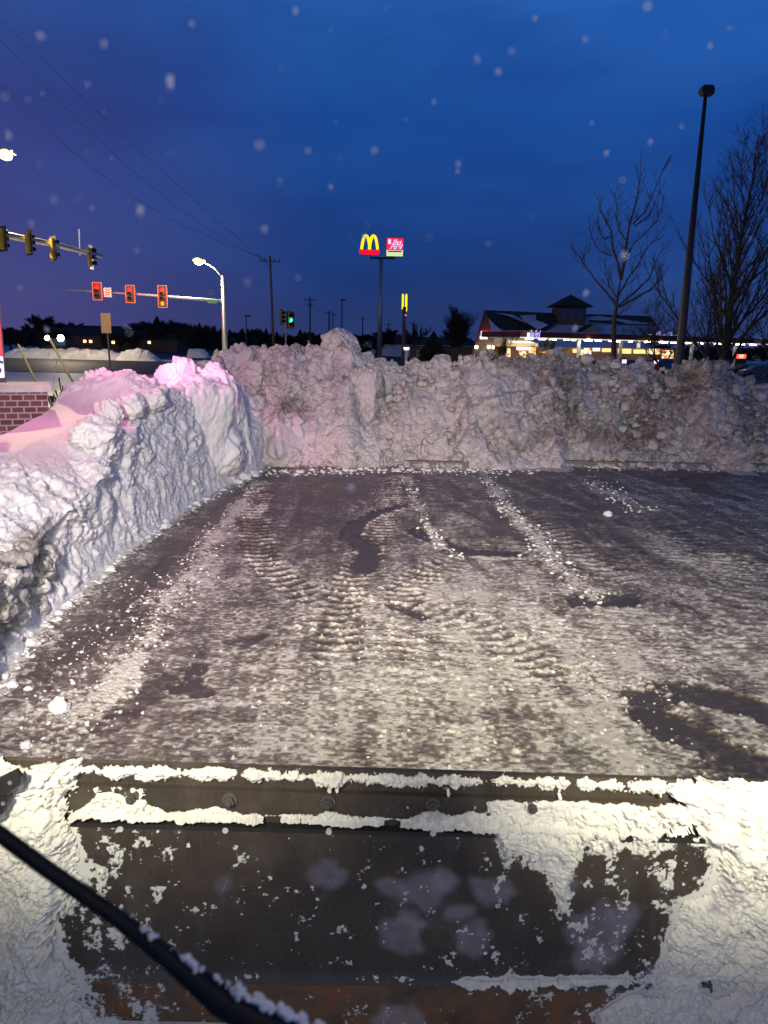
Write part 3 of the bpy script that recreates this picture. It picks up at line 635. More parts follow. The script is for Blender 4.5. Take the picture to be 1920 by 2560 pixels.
# ------------------------------------------------------------------ snow pusher blade in front of the loader
YP = 3.1
def plate_mat(nm='worn_blade_steel', add=0.0, wear=1):
    m = bpy.data.materials.new(nm); m.use_nodes = True; t = m.node_tree; b = t.nodes['Principled BSDF']
    tcn = N(t, 'ShaderNodeTexCoord'); s = N(t, 'ShaderNodeSeparateXYZ'); t.links.new(tcn.outputs['Object'], s.inputs[0])
    def noise(sc, det=5, vec=(1, 1, 1), ro=.6):
        mp_ = N(t, 'ShaderNodeMapping'); mp_.inputs['Scale'].default_value = vec; t.links.new(tcn.outputs['Object'], mp_.inputs[0])
        n_ = N(t, 'ShaderNodeTexNoise'); n_.inputs['Scale'].default_value = sc; n_.inputs['Detail'].default_value = det; n_.inputs['Roughness'].default_value = ro; t.links.new(mp_.outputs[0], n_.inputs['Vector']); return n_.outputs[0]
    steel = ramp(t, noise(3, 6), [(.3, (.034, .028, .023)), (.55, (.060, .045, .034)), (.8, (.085, .068, .054))]).outputs[0]
    scr = ramp(t, noise(9, 6, (6, 1, .5)), [(.55, (0, 0, 0)), (.75, (1, 1, 1))]).outputs[0]
    steel = mixc(t, math_(t, 'MULTIPLY', scr, .35), steel, (.09, .085, .08))
    rust = ramp(t, noise(7, 6), [(.3, (.075, .05, .032)), (.5, (.14, .085, .045)), (.62, (.21, .085, .03)), (.75, (.10, .08, .065))]).outputs[0]
    # bare rusty wear strip along the bottom with a ragged upper edge
    zz = math_(t, 'MULTIPLY_ADD', noise(9, 5, (1, 1, .3)), .05, s.outputs[2]); f = ramp(t, math_(t, 'MULTIPLY_ADD', zz, 1.0, 0.0), [(.258, (1, 1, 1)), (.262, (0, 0, 0))]).outputs[0]
    g = ramp(t, zz, [(.258, (0, 0, 0)), (.27, (1, 1, 1)), (.36, (.0, .0, .0))]).outputs[0]
    base = mixc(t, math_(t, 'MULTIPLY', g, .6), steel, (.10, .10, .105))
    base = mixc(t, f, base, rust) if wear else steel
    # specks and smears of snow dust stuck to the steel
    vo = N(t, 'ShaderNodeTexNoise'); vo.inputs['Scale'].default_value = 135; vo.inputs['Detail'].default_value = 7; vo.inputs['Roughness'].default_value = .8
    mq = N(t, 'ShaderNodeMapping'); mq.inputs['Scale'].default_value = (1, 1, .7); t.links.new(tcn.outputs['Object'], mq.inputs[0]); t.links.new(mq.outputs[0], vo.inputs['Vector'])
    at = N(t, 'ShaderNodeAttribute', attribute_name='dust')
    dv = math_(t, 'ADD', math_(t, 'ADD', vo.outputs[0], add), math_(t, 'MULTIPLY', at.outputs['Fac'], .13))
    dm = ramp(t, dv, [(.66, (0, 0, 0)), (.73, (1, 1, 1))]).outputs[0]
    base = mixc(t, dm, base, (.70, .70, .64))
    haze = math_(t, 'MULTIPLY', ramp(t, noise(5, 7, (1, 1, .6), .7), [(.5, (0, 0, 0)), (.8, (1, 1, 1))]).outputs[0], .22)
    base = mixc(t, haze, base, (.22, .21, .19))
    t.links.new(base, b.inputs['Base Color']); b.inputs['Roughness'].default_value = .5; b.inputs['Specular IOR Level'].default_value = .4; b.inputs['Metallic'].default_value = 0
    bp = N(t, 'ShaderNodeBump'); bp.inputs['Strength'].default_value = .35; bp.inputs['Distance'].default_value = .004
    t.links.new(math_(t, 'ADD', vo.outputs[0], math_(t, 'MULTIPLY', dm, 1.5)), bp.inputs['Height']); t.links.new(bp.outputs[0], b.inputs['Normal'])
    return m
MPL = plate_mat(); MST = plate_mat('strip_rubber', .045, 0)
pusher = thing('snow_pusher', 'black steel snow pusher blade caked with snow, spanning the front of the loader', 'snow pusher')
# top/bottom lines of the plate in the world: nearly level, a hair lower to the right
def zline(py0, py1):  # py at px=100 and px=1780 on plane YP
    a, b = P(100, py0, YP), P(1780, py1, YP); return lambda x: a.z+(b.z-a.z)*(x-a.x)/(b.x-a.x)
z_lip = zline(1912, 1962); z_strip = zline(1962, 2012); z_led = zline(2040, 2085)
XL, XR = -1.80, 2.3
nx, nz_ = 500, 240
gx = np.linspace(XL, XR, nx); gz = np.linspace(0, 1, nz_)
Xp = gx[:, None]+0*gz[None, :]; zt = np.array([z_led(x) for x in gx]); Zp = gz[None, :]*(zt[:, None]+.12)-.12
Yp_ = YP-.05+.10*(np.clip((.55-Zp)/.9, -.3, 1))**2
def to_px(X, Y, Z):
    Mi = np.array(CM.transposed()); d = np.stack([X, Y, Z-CAMZ], -1) @ Mi.T
    return 960+FPX*d[..., 0]/-d[..., 2], 1280-FPX*d[..., 1]/-d[..., 2]
PXp, PYp = to_px(Xp, Yp_, Zp)
def cake_mask(X, Z, px, py):
    q = np.stack([X, Z, 0*X], -1)
    wob = fbm(q*[4, 4, 1], 4, 1, .6); wf = fbm(q*[16, 11, 1], 5, 2, .68); wv = fbm(q*[9, 2.5, 1], 4, 3, .6); gf = fbm(q*[60, 55, 1], 3, 4, .7)
    dx = px-960
    sk = py-.027*dx          # de-tilt
    # sk of lip top ~1937, strip top ~1987, ledge ~2064 (at centre)
    m = np.full(X.shape, -1.0)
    def put(v): nonlocal m; m = np.maximum(m, v)
    band = lambda a, b, s, v: np.minimum((v-a)/s, (b-v)/s)
    put(np.clip(band(1944, 1986, 22, sk), -1, 1)+.9*wf+.45*wob-.18)
    put(np.clip(band(1938, 2000, 18, sk), -1, .8)*ss(1700, 1780, px)+1.3*ss(1730, 1800, px)*ss(2050, 2000, sk)*ss(1935, 1955, sk)-.3-2*ss(1770, 1700, px)-2*ss(2010, 2050, sk))
    put(np.clip((5+10*np.clip(wv, -.5, 1)-np.abs(sk-2055))/9, -1, 1)*ss(1420, 1300, px)*1.0-.1+.35*wf-2*ss(1340, 1420, px))
    mnd = sum(np.exp(-((px-c)/w)**2)*h_ for c, w, h_ in ((330, 90, 40), (560, 60, 22), (640, 30, 12), (820, 50, 30), (1082, 60, 38), (900, 40, 10), (1180, 45, 30), (1290, 60, 60), (250, 60, 40), (500, 60, 16)))
    put(np.clip((sk-(2062-mnd))/14, -1, 1)*ss(2070, 2058, sk)*1.2-.25+.9*wf-.12-2*ss(2060, 2070, sk))
    # left column
    lb = np.interp(py, [1930, 1990, 2050, 2150, 2230, 2300, 2380, 2440, 2500, 2560], [190, 160, 165, 195, 195, 130, 150, 195, 180, 240])
    put(np.clip((lb-px)/45+.2, -2, 1.2)+.9*wf+.3*wob)
    put(np.clip((560-px)/330-.85, -2, .1)-3*ss(2050, 2064, sk)-3*ss(1995, 1980, sk)+.9*wf)
    put(np.clip((px-130)/30, -1, 1)*np.clip((470-px)/200, -1, .55)+(py-2400)/140*.5+.9*wf-1.15-.8*ss(2395, 2360, py)-.25*ss(2440, 2500, py))
    # right mass hanging over the strip
    rb = np.interp(px, [1180, 1215, 1260, 1300, 1350, 1385, 1405, 1430, 1470, 1520, 1600, 1650, 1700, 1740, 1790], [2050, 2085, 2140, 2130, 2170, 2215, 2260, 2165, 2110, 2105, 2120, 2105, 2090, 2100, 2110])
    put(np.clip((rb-py)/55+.15, -2, .9)*1+.9*wf+.7*wv*.7-1.5*ss(1265, 1195, px)-1.4*ss(2010, 1990, sk))
    put(np.clip((px-1300)/120, -1, .35)*ss(2000, 2012, sk)*ss(2080, 2060, sk)+.4*wf-.2-2*(1-ss(2000, 2012, sk)*ss(2090, 2070, sk)))
    # right side drift, with its dark pocket
    rx = np.interp(py, [2080, 2110, 2160, 2230, 2250, 2280, 2330, 2400, 2450, 2500, 2560], [1720, 1770, 1790, 1755, 1690, 1675, 1675, 1650, 1640, 1650, 1600])
    put(np.clip((px-rx)/50+.15, -2, 1.3)+.8*wf+.3*wob-1.3*ss(2030, 2000, sk)*ss(1800, 1700, px))
    for (cx_, cy_, rx_, ry_, a_) in ((1785, 2462, 48, 30, 2.2), (1790, 2275, 25, 28, .9), (1740, 2548, 55, 22, 1.8), (1850, 2330, 25, 20, .7), (1810, 2400, 18, 14, .8)):
        m -= a_*np.exp(-(((px-cx_)/rx_)**2+((py-cy_)/ry_)**2)**1.5)
    put(np.clip((py-(2535-60*np.clip((px-1490)/80, 0, 1)+np.clip(px-1560, 0, 999)*.15))/14, -2, 1)*ss(1470, 1510, px)*ss(1800, 1740, px)*1.0+.35*wf-.1-1.2*ss(1510, 1470, px))
    # thin crust line above the rusty wear strip
    put(np.clip((7+9*np.clip(wf+.3, 0, 1)-np.abs(py-(2452-.02*(px-1300))))/8, -1, .7)*1.0-1.5*ss(1160, 1110, px)-1.5*ss(1560, 1600, px)+.3*wf)
    put(-1.02+1.3*wf+.9*gf*.6+.30*ss(500, 250, px)+.22*ss(1250, 1450, px))      # scattered clots
    m = m+.45*gf+.25*wf
    return m, sk, wob, wf, gf
mk_ = cake_mask(Xp, Zp, PXp, PYp)[0]
dust = 4.2*np.clip(1+(mk_-.12)/.85, 0, 1)**1.5+.55*ss(620, 240, PXp)+.4*ss(1250, 1500, PXp)+.2*ss(2380, 2480, PYp)-.60
dust = dust+.45*fbm(np.stack([Xp*3, Zp*3, Zp*0], -1), 3, 7)
np_mesh('back_plate', np.stack([Xp, Yp_, Zp], -1).reshape(-1, 3), grid_faces(nx, nz_), MPL, pusher, attrs=dict(dust=dust))
def sheared_box(mb, x0, x1, f0, f1, y0, y1):
    vs = [(x, y, f(x)) for x in (x0, x1) for y in (y0, y1) for f in (f0, f1)]
    mb.add(vs, [(0, 1, 3, 2), (4, 6, 7, 5), (0, 4, 5, 1), (2, 3, 7, 6), (0, 2, 6, 4), (1, 5, 7, 3)])
mb = MB(); sheared_box(mb, XL+.05, XR, lambda x: z_led(x)-.015, lambda x: z_strip(x), YP+.0, YP+.03); mb.build('bolted_strip', MST, pusher)
mb = MB(); sheared_box(mb, XL+.05, XR, lambda x: z_strip(x)-.03, lambda x: z_lip(x), YP+.032, YP+.06); mb.build('top_edge', MST, pusher)
mb = MB(); sheared_box(mb, XL+.02, XR, lambda x: z_led(x)-.02, lambda x: z_led(x), YP-.045, YP+.002); mb.build('ledge', M['dark_metal'], pusher)
for px in (330, 575, 820, 1082, 1330):
    c = P(px, 1998+(px-575)*.0235, YP-.004); mb = MB(); mb.tube([(c.x, YP, c.z), (c.x, YP-.012, c.z)], .034, 20); mb.tube([(c.x, YP-.012, c.z), (c.x, YP-.032, c.z)], .023, 6); mb.tube([(c.x, YP-.03, c.z), (c.x, YP-.045, c.z)], .012, 10)
    mb.build('hex_bolt', M['bolt'], pusher)
for px in (300, 563, 822, 1083, 1345):
    c = P(px, 2078+(px-563)*.0135, YP-.05); yb_ = YP-.05+.10*(max(-.3, min(1, (.55-c.z)/.9)))**2
    mb = MB(); mb.tube([(c.x, yb_+.004, c.z), (c.x, yb_-.008, c.z)], [.0155, .0135], 16); mb.build('round_bolt', M['brick_cap'], pusher)
# left end plate with its holed ears
def ear(poly, holes):
    mb = MB(); mb.prism([P(*q, YP-.16) for q in poly], (0, .018, 0)); o = mb.build('end_plate', M['dark_metal'], pusher)
    for h_ in holes:
        c = P(*h_, YP-.164); h2 = MB(); h2.tube([(c.x, c.y, c.z), (c.x, c.y+.004, c.z)], .009, 12); h2.build('hole', M['steel'], o)
ear([(-60, 1985), (-20, 1955), (40, 1925), (55, 1942), (50, 1962), (10, 1990), (-60, 2030)], [(24, 1958)])
ear([(-60, 2000), (10, 1992), (22, 1998), (15, 2015), (-5, 2045), (-60, 2080)], [(7, 2010)])
mb = MB(); mb.box((XL-.02, YP-.08, .55), (.03, .55, 1.25)); mb.build('side_plate', M['dark_metal'], pusher)
mb = MB(); mb.box((XR+.02, YP-.08, .55), (.03, .55, 1.25)); mb.build('side_plate', M['dark_metal'], pusher)
# snow packed on the blade: a shell standing off the steel wherever snow has stuck
def caked():
    nx, nz_ = 1000, 620
    gx = np.linspace(-1.80, 2.05, nx); gz = np.linspace(-.12, 1.42, nz_)
    X = gx[:, None]+0*gz; Z = gz[None, :]+0*X
    px, py = to_px(X, 0*X+YP-.03, Z)
    m, sk, wob, wf, gf = cake_mask(X, Z, px, py)
    lim = ss(1925, 1936, sk)
    th = np.clip(m-.14, 0, 1)**.8*(.022+.02*np.clip(wob+.4, 0, 1)+.035*ss(1650, 1850, px)+.03*ss(230, 120, px))+.006*gf*(m > .1)
    th *= 1+.9*wob+.35*wf+.12*gf
    base = np.where(sk < 1990, YP+.030, np.where(sk < 2058, YP-.004, YP-.05+.10*(np.clip((.55-Z)/.9, -.3, 1))**2))
    Yc = base-.001-th
    V = np.stack([X, Yc, Z], -1).reshape(-1, 3); F = grid_faces(nx, nz_)
    mv = (m.ravel() > .16) & (lim.ravel() > .3) & (Z.ravel() > -.11)
    F = F[mv[F].sum(1) >= 3]
    use, inv = np.unique(F, return_inverse=True); F = inv.reshape(F.shape)
    return V[use], F, (.10+.25*np.clip(-m+.35, 0, 1)).ravel()[use]
V, F, D = caked()
np_mesh('packed_snow', V, F, M['packed'], pusher, attrs=dict(dirt=D))
# snow heaped on the right shoulder of the blade
hp = []
for k, (px, py, r) in enumerate([(1790, 1995, .10), (1850, 2010, .12), (1900, 2040, .13), (1720, 1985, .07), (1960, 2060, .15), (1860, 2060, .09)]):
    c = P(px, py, YP+.02); hp.append(chunk(c, r, 60+k, sub=5, sq=(1.3, .8, .55), facet=.35, rough=.35))
v, f = merge(hp); np_mesh('packed_snow', v, f, M['packed'], pusher, attrs=dict(dirt=np.zeros(len(v)))); hp = []
hp.append(chunk(P(110, 1945, YP-.02), .09, 71, sub=5, sq=(1, .7, .6), facet=.35, rough=.35))
hp.append(chunk(P(60, 2010, YP-.03), .10, 73, sub=5, sq=(.9, .6, .9), facet=.3, rough=.35))
v, f = merge(hp); o = np_mesh('packed_snow', v, f, M['packed'], pusher, attrs=dict(dirt=np.zeros(len(v))))

# ------------------------------------------------------------------ windscreen wiper with snow on it
wp = thing('windscreen_wiper', 'black wiper arm dusted with snow crossing low in front of the blade', 'wiper')
pts = [(-60, 2040), (0, 2085), (116, 2172), (290, 2292), (428, 2400), (555, 2500), (640, 2548), (800, 2610)]
wd = [34, 36, 38, 40, 50, 78, 84, 70]
W3 = [P(a, b, .5) for a, b in pts]; mb = MB(); mb.tube(W3, [w/2*.00031 for w in wd], 14); mb.build('wiper_arm', M['black'], wp, True)
mb = MB(); mb.tube([P(a-6, b+14, .512) for a, b in pts[:6]], .0022, 8); mb.build('wiper_blade', M['rubber'], wp, True)
sp_ = []; rs = random.Random(2)
for k in range(90):
    t = rs.uniform(0, 1)**.8; i = 3+t*4; j = min(int(i), 6); u = i-j
    a = (pts[j][0]*(1-u)+pts[j+1][0]*u, pts[j][1]*(1-u)+pts[j+1][1]*u); w = wd[j]*(1-u)+wd[j+1]*u
    if rs.random() < .35*(1-t): continue
    c = P(a[0]+w*.25+rs.gauss(0, 4), a[1]-w*.42+rs.gauss(0, 5), .492); sp_.append(chunk(c, (.0006+.0026*rs.random()**2)*(1+1.1*t*t), 80+k, sub=2, sq=(1.3, .8, .8), rot=k, rough=.4))
v, f = merge(sp_); np_mesh('wiper_snow', v, f, M['snow'], wp, attrs=dict(dirt=np.zeros(len(v))))

# ------------------------------------------------------------------ flakes in the air and wet snow on the windscreen
mfl = bpy.data.materials.new('wet_flake'); mfl.use_nodes = True; t = mfl.node_tree; b = t.nodes['Principled BSDF']
b.inputs['Base Color'].default_value = (.85, .85, .9, 1); b.inputs['Alpha'].default_value = .6; b.inputs['Roughness'].default_value = .6
fl = []; rf = random.Random(12)
spots = [(100, 90), (480, 60), (425, 205), (825, 75), (840, 305), (1015, 300), (1463, 98), (1660, 80), (1825, 72), (1775, 115), (1515, 383), (1565, 290), (1705, 315), (1625, 355), (230, 520), (350, 525), (700, 450), (850, 395), (935, 375), (1145, 410), (1465, 733), (610, 1470), (520, 1577), (440, 2080), (740, 1922), (335, 1905),
         (590, 1915), (878, 1220), (950, 1345), (1245, 180), (1085, 255), (1220, 610), (105, 235), (1330, 1390), (50, 720), (135, 500), (880, 590), (1560, 640), (260, 110), (620, 700)]
spots += [(rf.uniform(0, 1920), rf.uniform(0, 900)) for _ in range(55)]
for k, (a, b_) in enumerate(spots):
    Y = rf.uniform(.26, .55); r = (.00028+.0010*(rf.random()**2.2 if k > 40 else rf.random()))*(1.4 if b_ > 1400 else 1)
    fl.append(chunk(P(a, b_, Y), r, k, sub=2, sq=(1, 1, rf.choice((1, 1, 1.3, 2.2))), rot=k, rough=.5))
v, f = merge(fl); tag(np_mesh('snowflakes', v, f, mfl, attrs=dict(dirt=np.zeros(len(v)))), 'out-of-focus snowflakes drifting before the cab', 'snowflakes', kind='stuff')
mws = bpy.data.materials.new('slushy_snow'); mws.use_nodes = True; t = mws.node_tree; b = t.nodes['Principled BSDF']
b.inputs['Base Color'].default_value = (.62, .58, .60, 1); b.inputs['Alpha'].default_value = .11; b.inputs['Roughness'].default_value = .5
sl = []
for k, (a, b_, r, q) in enumerate([(975, 2215, .008, .6), (1060, 2230, .012, .9), (1110, 2200, .008, .8), (1230, 2230, .012, .6), (1150, 2280, .008, .5), (1500, 2330, .016, 1.0), (1480, 2400, .010, .8), (1560, 2290, .007, 1.3), (1010, 2330, .012, 1.0),
                                   (1180, 2350, .009, 1.2), (1425, 2215, .004, 1.4), (820, 2185, .009, .9), (990, 2550, .014, .6), (1810, 2250, .008, 1.4), (1640, 2430, .005, 1), (560, 2210, .004, 1.4)]):
    sl.append(chunk(P(a, b_, .27), r*.55, 30+k, sub=4, sq=(1.25, .12, q*1.2), facet=0, rough=1.1))
v, f = merge(sl); tag(np_mesh('slush_patches', v, f, mws), 'translucent grey slush patches stuck on the cab windscreen', 'slush', kind='stuff')

# ------------------------------------------------------------------ monument sign on the left
bs = thing('sign_base', 'low brick sign base with pale stone cap at the left edge', 'sign base', (0, 0, 0))
c1 = P(127, 975, 13.0); zt_ = 2.28
ang = R(5)
def rot_pts(o, pts): return o
x1 = c1.x; x0 = x1-5.0
RS = R(25); cr_ = P(127, 962, 13.7); zt_ = cr_.z-.13; ax = Vector((math.cos(RS), math.sin(RS), 0)); ay = Vector((-math.sin(RS), math.cos(RS), 0))
ctr = Vector((cr_.x, 13.7, 0))-ax*2.56+ay*.57
mb = MB(); mb.box((0, 0, 0), (5.0, 1.0, zt_)); o = mb.build('brick_wall', M['brick'], bs); o.location = ctr+Vector((0, 0, zt_/2)); o.rotation_euler = (0, 0, RS)
mb = MB(); mb.box((0, 0, 0), (5.12, 1.14, .12)); o = mb.build('cap', M['brick_cap'], bs); o.location = ctr+Vector((0, 0, zt_+.062)); o.rotation_euler = (0, 0, RS)
v, f = chunk((0, 0, 0), 1, 5, sub=5, sq=(2.4, .5, .05), facet=.1, rough=.2)
xs1 = P(13, 940, 12.9).x; pz = Vector((xs1, 12.9, 0)); sg_ = thing('price_sign', 'tall lit red and white price sign with dark column above the brick base', 'sign', pz, RS)
xcol = (P(23, 950, 13.1).x-xs1)/math.cos(RS)
mb = MB(); mb.box((xcol-.09, .35, 5.2), (.18, .3, 5.4)); mb.build('column', M['dark_metal'], sg_)
mb = MB(); mb.box((-1.55, .10, 5.2), (3.12, .16, 5.56)); mb.build('cabinet', M['dark_metal'], sg_)
zb = P(5, 944, 12.9).z; zm = P(5, 891, 12.9).z
mb = MB(); mb.box((-1.5, .01, (zb+zm)/2), (2.98, .02, zm-zb)); pn = mb.build('white_panel', M['pink_white'], sg_)
mb = MB(); mb.box((-1.5, .01, (zm+7.9)/2+.01), (2.98, .02, 7.9-zm)); mb.build('red_panel', M['pink_red'], sg_)
def text(body, size, loc, mt, parent=None, shear=0, name='lettering', ext=.01, align='CENTER', rz=0, off=0, sx=1):
    c = bpy.data.curves.new(name, 'FONT'); c.body = body; c.size = size; c.shear = shear; c.extrude = ext; c.align_x = align; c.align_y = 'CENTER'; c.offset = off
    o = bpy.data.objects.new(name, c); me = bpy.data.meshes.new_from_object(o); me.name = name
    me.materials.clear(); me.materials.append(mt)
    o2 = bpy.data.objects.new(name, me); col.objects.link(o2); o2.location = loc; o2.rotation_euler = (R(90), 0, rz); o2.scale = (sx, 1, 1)
    if parent: o2.parent = parent
    bpy.data.objects.remove(o); return o2
text('s', .50, (-.14, -.012, (zb+zm)/2+.03), M['violet'], sg_, shear=.3)
# the sign's own light
for loc, e, c_, tg, spr in (((xs1+.2, 12.6, 5.6), 62, (1.0, .24, .50), (-5.0, 12.6, 1.9), 125), ((xs1+.5, 14.0, 5.8), 26, (1.0, .30, .66), (-4.6, 17.0, 2.3), 28), ((xs1+.5, 14.0, 5.9), 70, (1.0, .34, .56), (-2.5, 21.5, 2.9), 120)):
    l_ = lamp('sign_light', 'AREA', loc, e, c_, tg, shape='RECTANGLE', size=1.0, size_y=2.4); l_.data.spread = R(spr)
# red stake, whip marker, weeds
a = G(371, 990, 0); a = P(371, 985, 19); st_ = MB(); st_.box((0, 0, 1.0), (.10, .05, 2.05)); o = st_.build('marker_stake', M['red_paint']); o.location = (a.x, 19, 0); o.scale.z = P(371, 937, 19).z/2.02
tag(o, 'short red marker stake standing behind the snow bank', 'stake')
mb = MB(); mb.tube([P(*q, 24) for q in ((134, 1010), (134, 960), (137, 930), (142, 903), (148, 897), (153, 903))], .012, 6); mb.v = [v for v in mb.v]; mb.tube([P(134, 1010, 24), (P(134, 1010, 24).x, 24, 0)], .012, 6)
tag(mb.build('snow_marker', M['white_paint'], None, True), 'thin white whip marker bent over at its tip behind the brick base', 'marker')
rw = random.Random(3)
for k, px in enumerate((150, 165, 178)):
    base = P(px, 1000, 20); base.z = .0; mb = MB()
    for j in range(22):
        a = rw.uniform(0, 6.28); l = rw.uniform(1.0, 1.9)+.4*(k == 1); d = rw.uniform(.1, .4)
        p1 = Vector((math.cos(a)*d*.4, math.sin(a)*d*.4, l*.6)); p2 = Vector((math.cos(a)*d, math.sin(a)*d, l*.95)); mb.tube([(0, 0, 0), p1, p2], [.012, .008, .012+.02*rw.random()], 4)
    o = mb.build('weed_clump', M['weed']); o.location = base; tag(o, ['dry weed clump nearest the brick sign base', 'tallest dry weed clump between brick base and snow mound', 'dry weed clump against the snow mound'][k], 'weed', 'dry weeds behind the brick base')

# ------------------------------------------------------------------ traffic signals
def signal(lit=None, four=0, back='black', face=1, hm='yellow'):
    """origin at the middle of the head, faces -Y when face=1"""
    root = empty('traffic_signal'); n = 4 if four else 3; H_ = .36*n
    mb = MB(); mb.box((0, 0, 0), (.34, .22, H_)); mb.build('housing', M[hm], root)
    mb = MB(); w, h_ = .40, H_/2+.14
    yb_ = -.03*face
    mb.box((-.27, yb_, 0), (.18, .02, 2*h_)); mb.box((.27, yb_, 0), (.18, .02, 2*h_)); mb.box((0, yb_, h_-.06), (.36, .02, .13)); mb.box((0, yb_, -h_+.06), (.36, .02, .13)); mb.build('backplate', M['plate'], root)
    mb = MB()
    for sx in (-1, 1): mb.box((sx*.36, -.045*face, 0), (.03, .012, 2*h_))
    for sz_ in (-1, 1): mb.box((0, -.045*face, sz_*(h_-.015)), (.70, .012, .03))
    mb.build('border', M['refl_glow'] if back == 'refl_glow' else M['steel'], root)
    for i in range(n):
        z = H_/2-.18-.36*i
        mb = MB(); mb.tube([(0, -.10*face, z), (0, -.125*face, z)], .165, 18); mb.build('lens', (lit or {}).get(i, M['black']), root)
        # visor: open-bottomed hood
        vs, fs = [], []
        for k in range(13):
            a = math.pi*(-.15+1.3*k/12)
            for r_, y_ in ((.16, -.10), (.16, -.34 if face > 0 else -.34)): vs.append((r_*math.cos(a), y_*face, z+r_*math.sin(a)))
        for k in range(12): fs.append((2*k, 2*k+2, 2*k+3, 2*k+1))
        mb = MB(); mb.add(vs, fs); mb.build('visor', M['black'] if face > 0 else M['yellow'], root)
    return root
M['refl_glow'] = mat('reflective_orange_glow', (.9, .30, .05), .4); M['refl_glow'].node_tree.nodes['Principled BSDF'].inputs['Emission Color'].default_value = (1, .10, .02, 1); M['refl_glow'].node_tree.nodes['Principled BSDF'].inputs['Emission Strength'].default_value = .55  # border's reflected light is put in as emission
DF = 50
for px, py, lit, four, lb in [(248, 729, {0: M['red_on']}, 0, 'lit red traffic signal beside the white sign on the far mast arm'),
                              (330, 736, {0: M['red_on']}, 0, 'lit red traffic signal in the middle of the far mast arm'),
                              (410, 742, {0: M['red_on'], 3: M['amber_on']}, 1, 'four-lens traffic signal lit red and amber, nearest the far pole')]:
    s = signal(lit, four, 'refl_glow', 1, 'plate'); s.location = P(px, py, DF); s.location.y -= .3; s.scale = (.78,)*3; tag(s, lb, 'traffic signal', 'signals on the far mast arm')
    l_ = P(px, py-12, DF); lamp('signal_fill', 'POINT', (l_.x, DF-1.2, l_.z), 80, (1, .03, .04), shadow_soft_size=.1)  # added lamp ahead of each head, reddening its backplate
def mast(Y, pole, arm, lamp_pts, r0, label, cat='mast'):
    root = thing('signal_mast', label, 'mast arm')
    mb = MB(); pb = P(*pole[0], Y); pt = P(*pole[1], Y); mb.tube([(pt.x, Y, 0), (pt.x, Y, pt.z)], [r0*1.15, r0*.8], 14); mb.build('pole', M['steel'], root, True)
    A0 = P(*arm[0], Y); A1 = P(*arm[1], Y); mb = MB(); mb.tube([A0, A0.lerp(A1, .5)+Vector((0, 0, .04)), A1], [r0*.62, r0*.45, r0*.28], 12); mb.build('arm', M['steel'], root, True)
    return root
ms = mast(DF, [(561, 960), (558, 690)], [(560, 753), (165, 724)], None, .16, 'grey far mast arm pole carrying red signals and a street lamp')
ar = [P(*q, DF) for q in ((560, 697), (547, 683), (534, 668), (518, 659), (508, 655))]; mb = MB(); mb.tube(ar, .045, 8); mb.build('lamp_arm', M['steel'], ms, True)
lh = P(498, 653, DF); mb = MB(); mb.box((lh.x, lh.y, lh.z+.05), (.75, .32, .12)); lo = mb.build('lamp_head', M['steel'], ms); v, f = chunk((lh.x-.05, lh.y-.1, lh.z-.02), .27, 3, sub=3, sq=(1.1, .8, .8), facet=0, rough=0); np_mesh('lamp_lens', v, f, M['lamp_on'], lo)
lamp('street_light', 'POINT', (lh.x, lh.y, lh.z-.4), 2600, (1, .85, .55), shadow_soft_size=.15)
mb = MB(); c = P(531, 754, DF-.2); mb.box(c, (.6, .03, .2)); mb.build('street_name_sign', mat('green_sign', (.05, .25, .18), .5), ms)
c = P(269, 731, DF-.25); mb = MB(); mb.box(c, (.46, .03, .56)); ws = mb.build('lane_sign', M['white_paint'], None); tag(ws, 'white regulatory sign between two red signals on the far arm', 'sign')
mb = MB()
for k_, w_ in enumerate((.30, .34, .26)): mb.box((c.x, c.y-.018, c.z+.15-.14*k_), (w_, .006, .05))
mb.build('sign_lines', M['red_paint'], ws)
# near arm
DN = 34
root = thing('signal_mast', 'pale mast arm reaching in from the left with yellow-backed signals', 'mast arm')
A0 = P(-330, 536, DN-4); A1 = P(140, 612, DN); A2 = P(255, 641, DN+1); mb = MB(); mb.tube([A0, A0.lerp(A1, .6)+Vector((0, 0, .08)), A1, A2], [.17, .15, .11, .085], 12); mb.build('arm', M['steel'], root, True)
mb = MB(); mb.tube([(A0.x, A0.y, 0), (A0.x, A0.y, A0.z+2.8)], [.24, .17], 14); mb.build('pole', M['steel'], root, True)
mb = MB(); a = P(200, 638, DN+.5); b = P(198, 573, DN+.5); mb.tube([a, b], .025, 6); mb.build('antenna_rod', M['white_paint'], root)
for px, py, lb, rz, yy in [(5, 597, 'yellow-backed traffic signal cut by the left picture edge', 150, DN-1.5), (71, 607, 'second signal from the left edge, bright yellow back, on the near arm', 140, DN-1), (132, 621, 'third signal along the near mast arm, yellow side lit', 140, DN-.4), (226, 643, 'dark brown signal at the tip of the near mast arm', 95, DN+.8)]:
    s = signal(None, 0, 'steel', 1); s.location = P(px, py, yy); s.rotation_euler = (0, 0, R(rz)); s.scale = (.72,)*3; tag(s, lb, 'traffic signal', 'signals on the near mast arm')
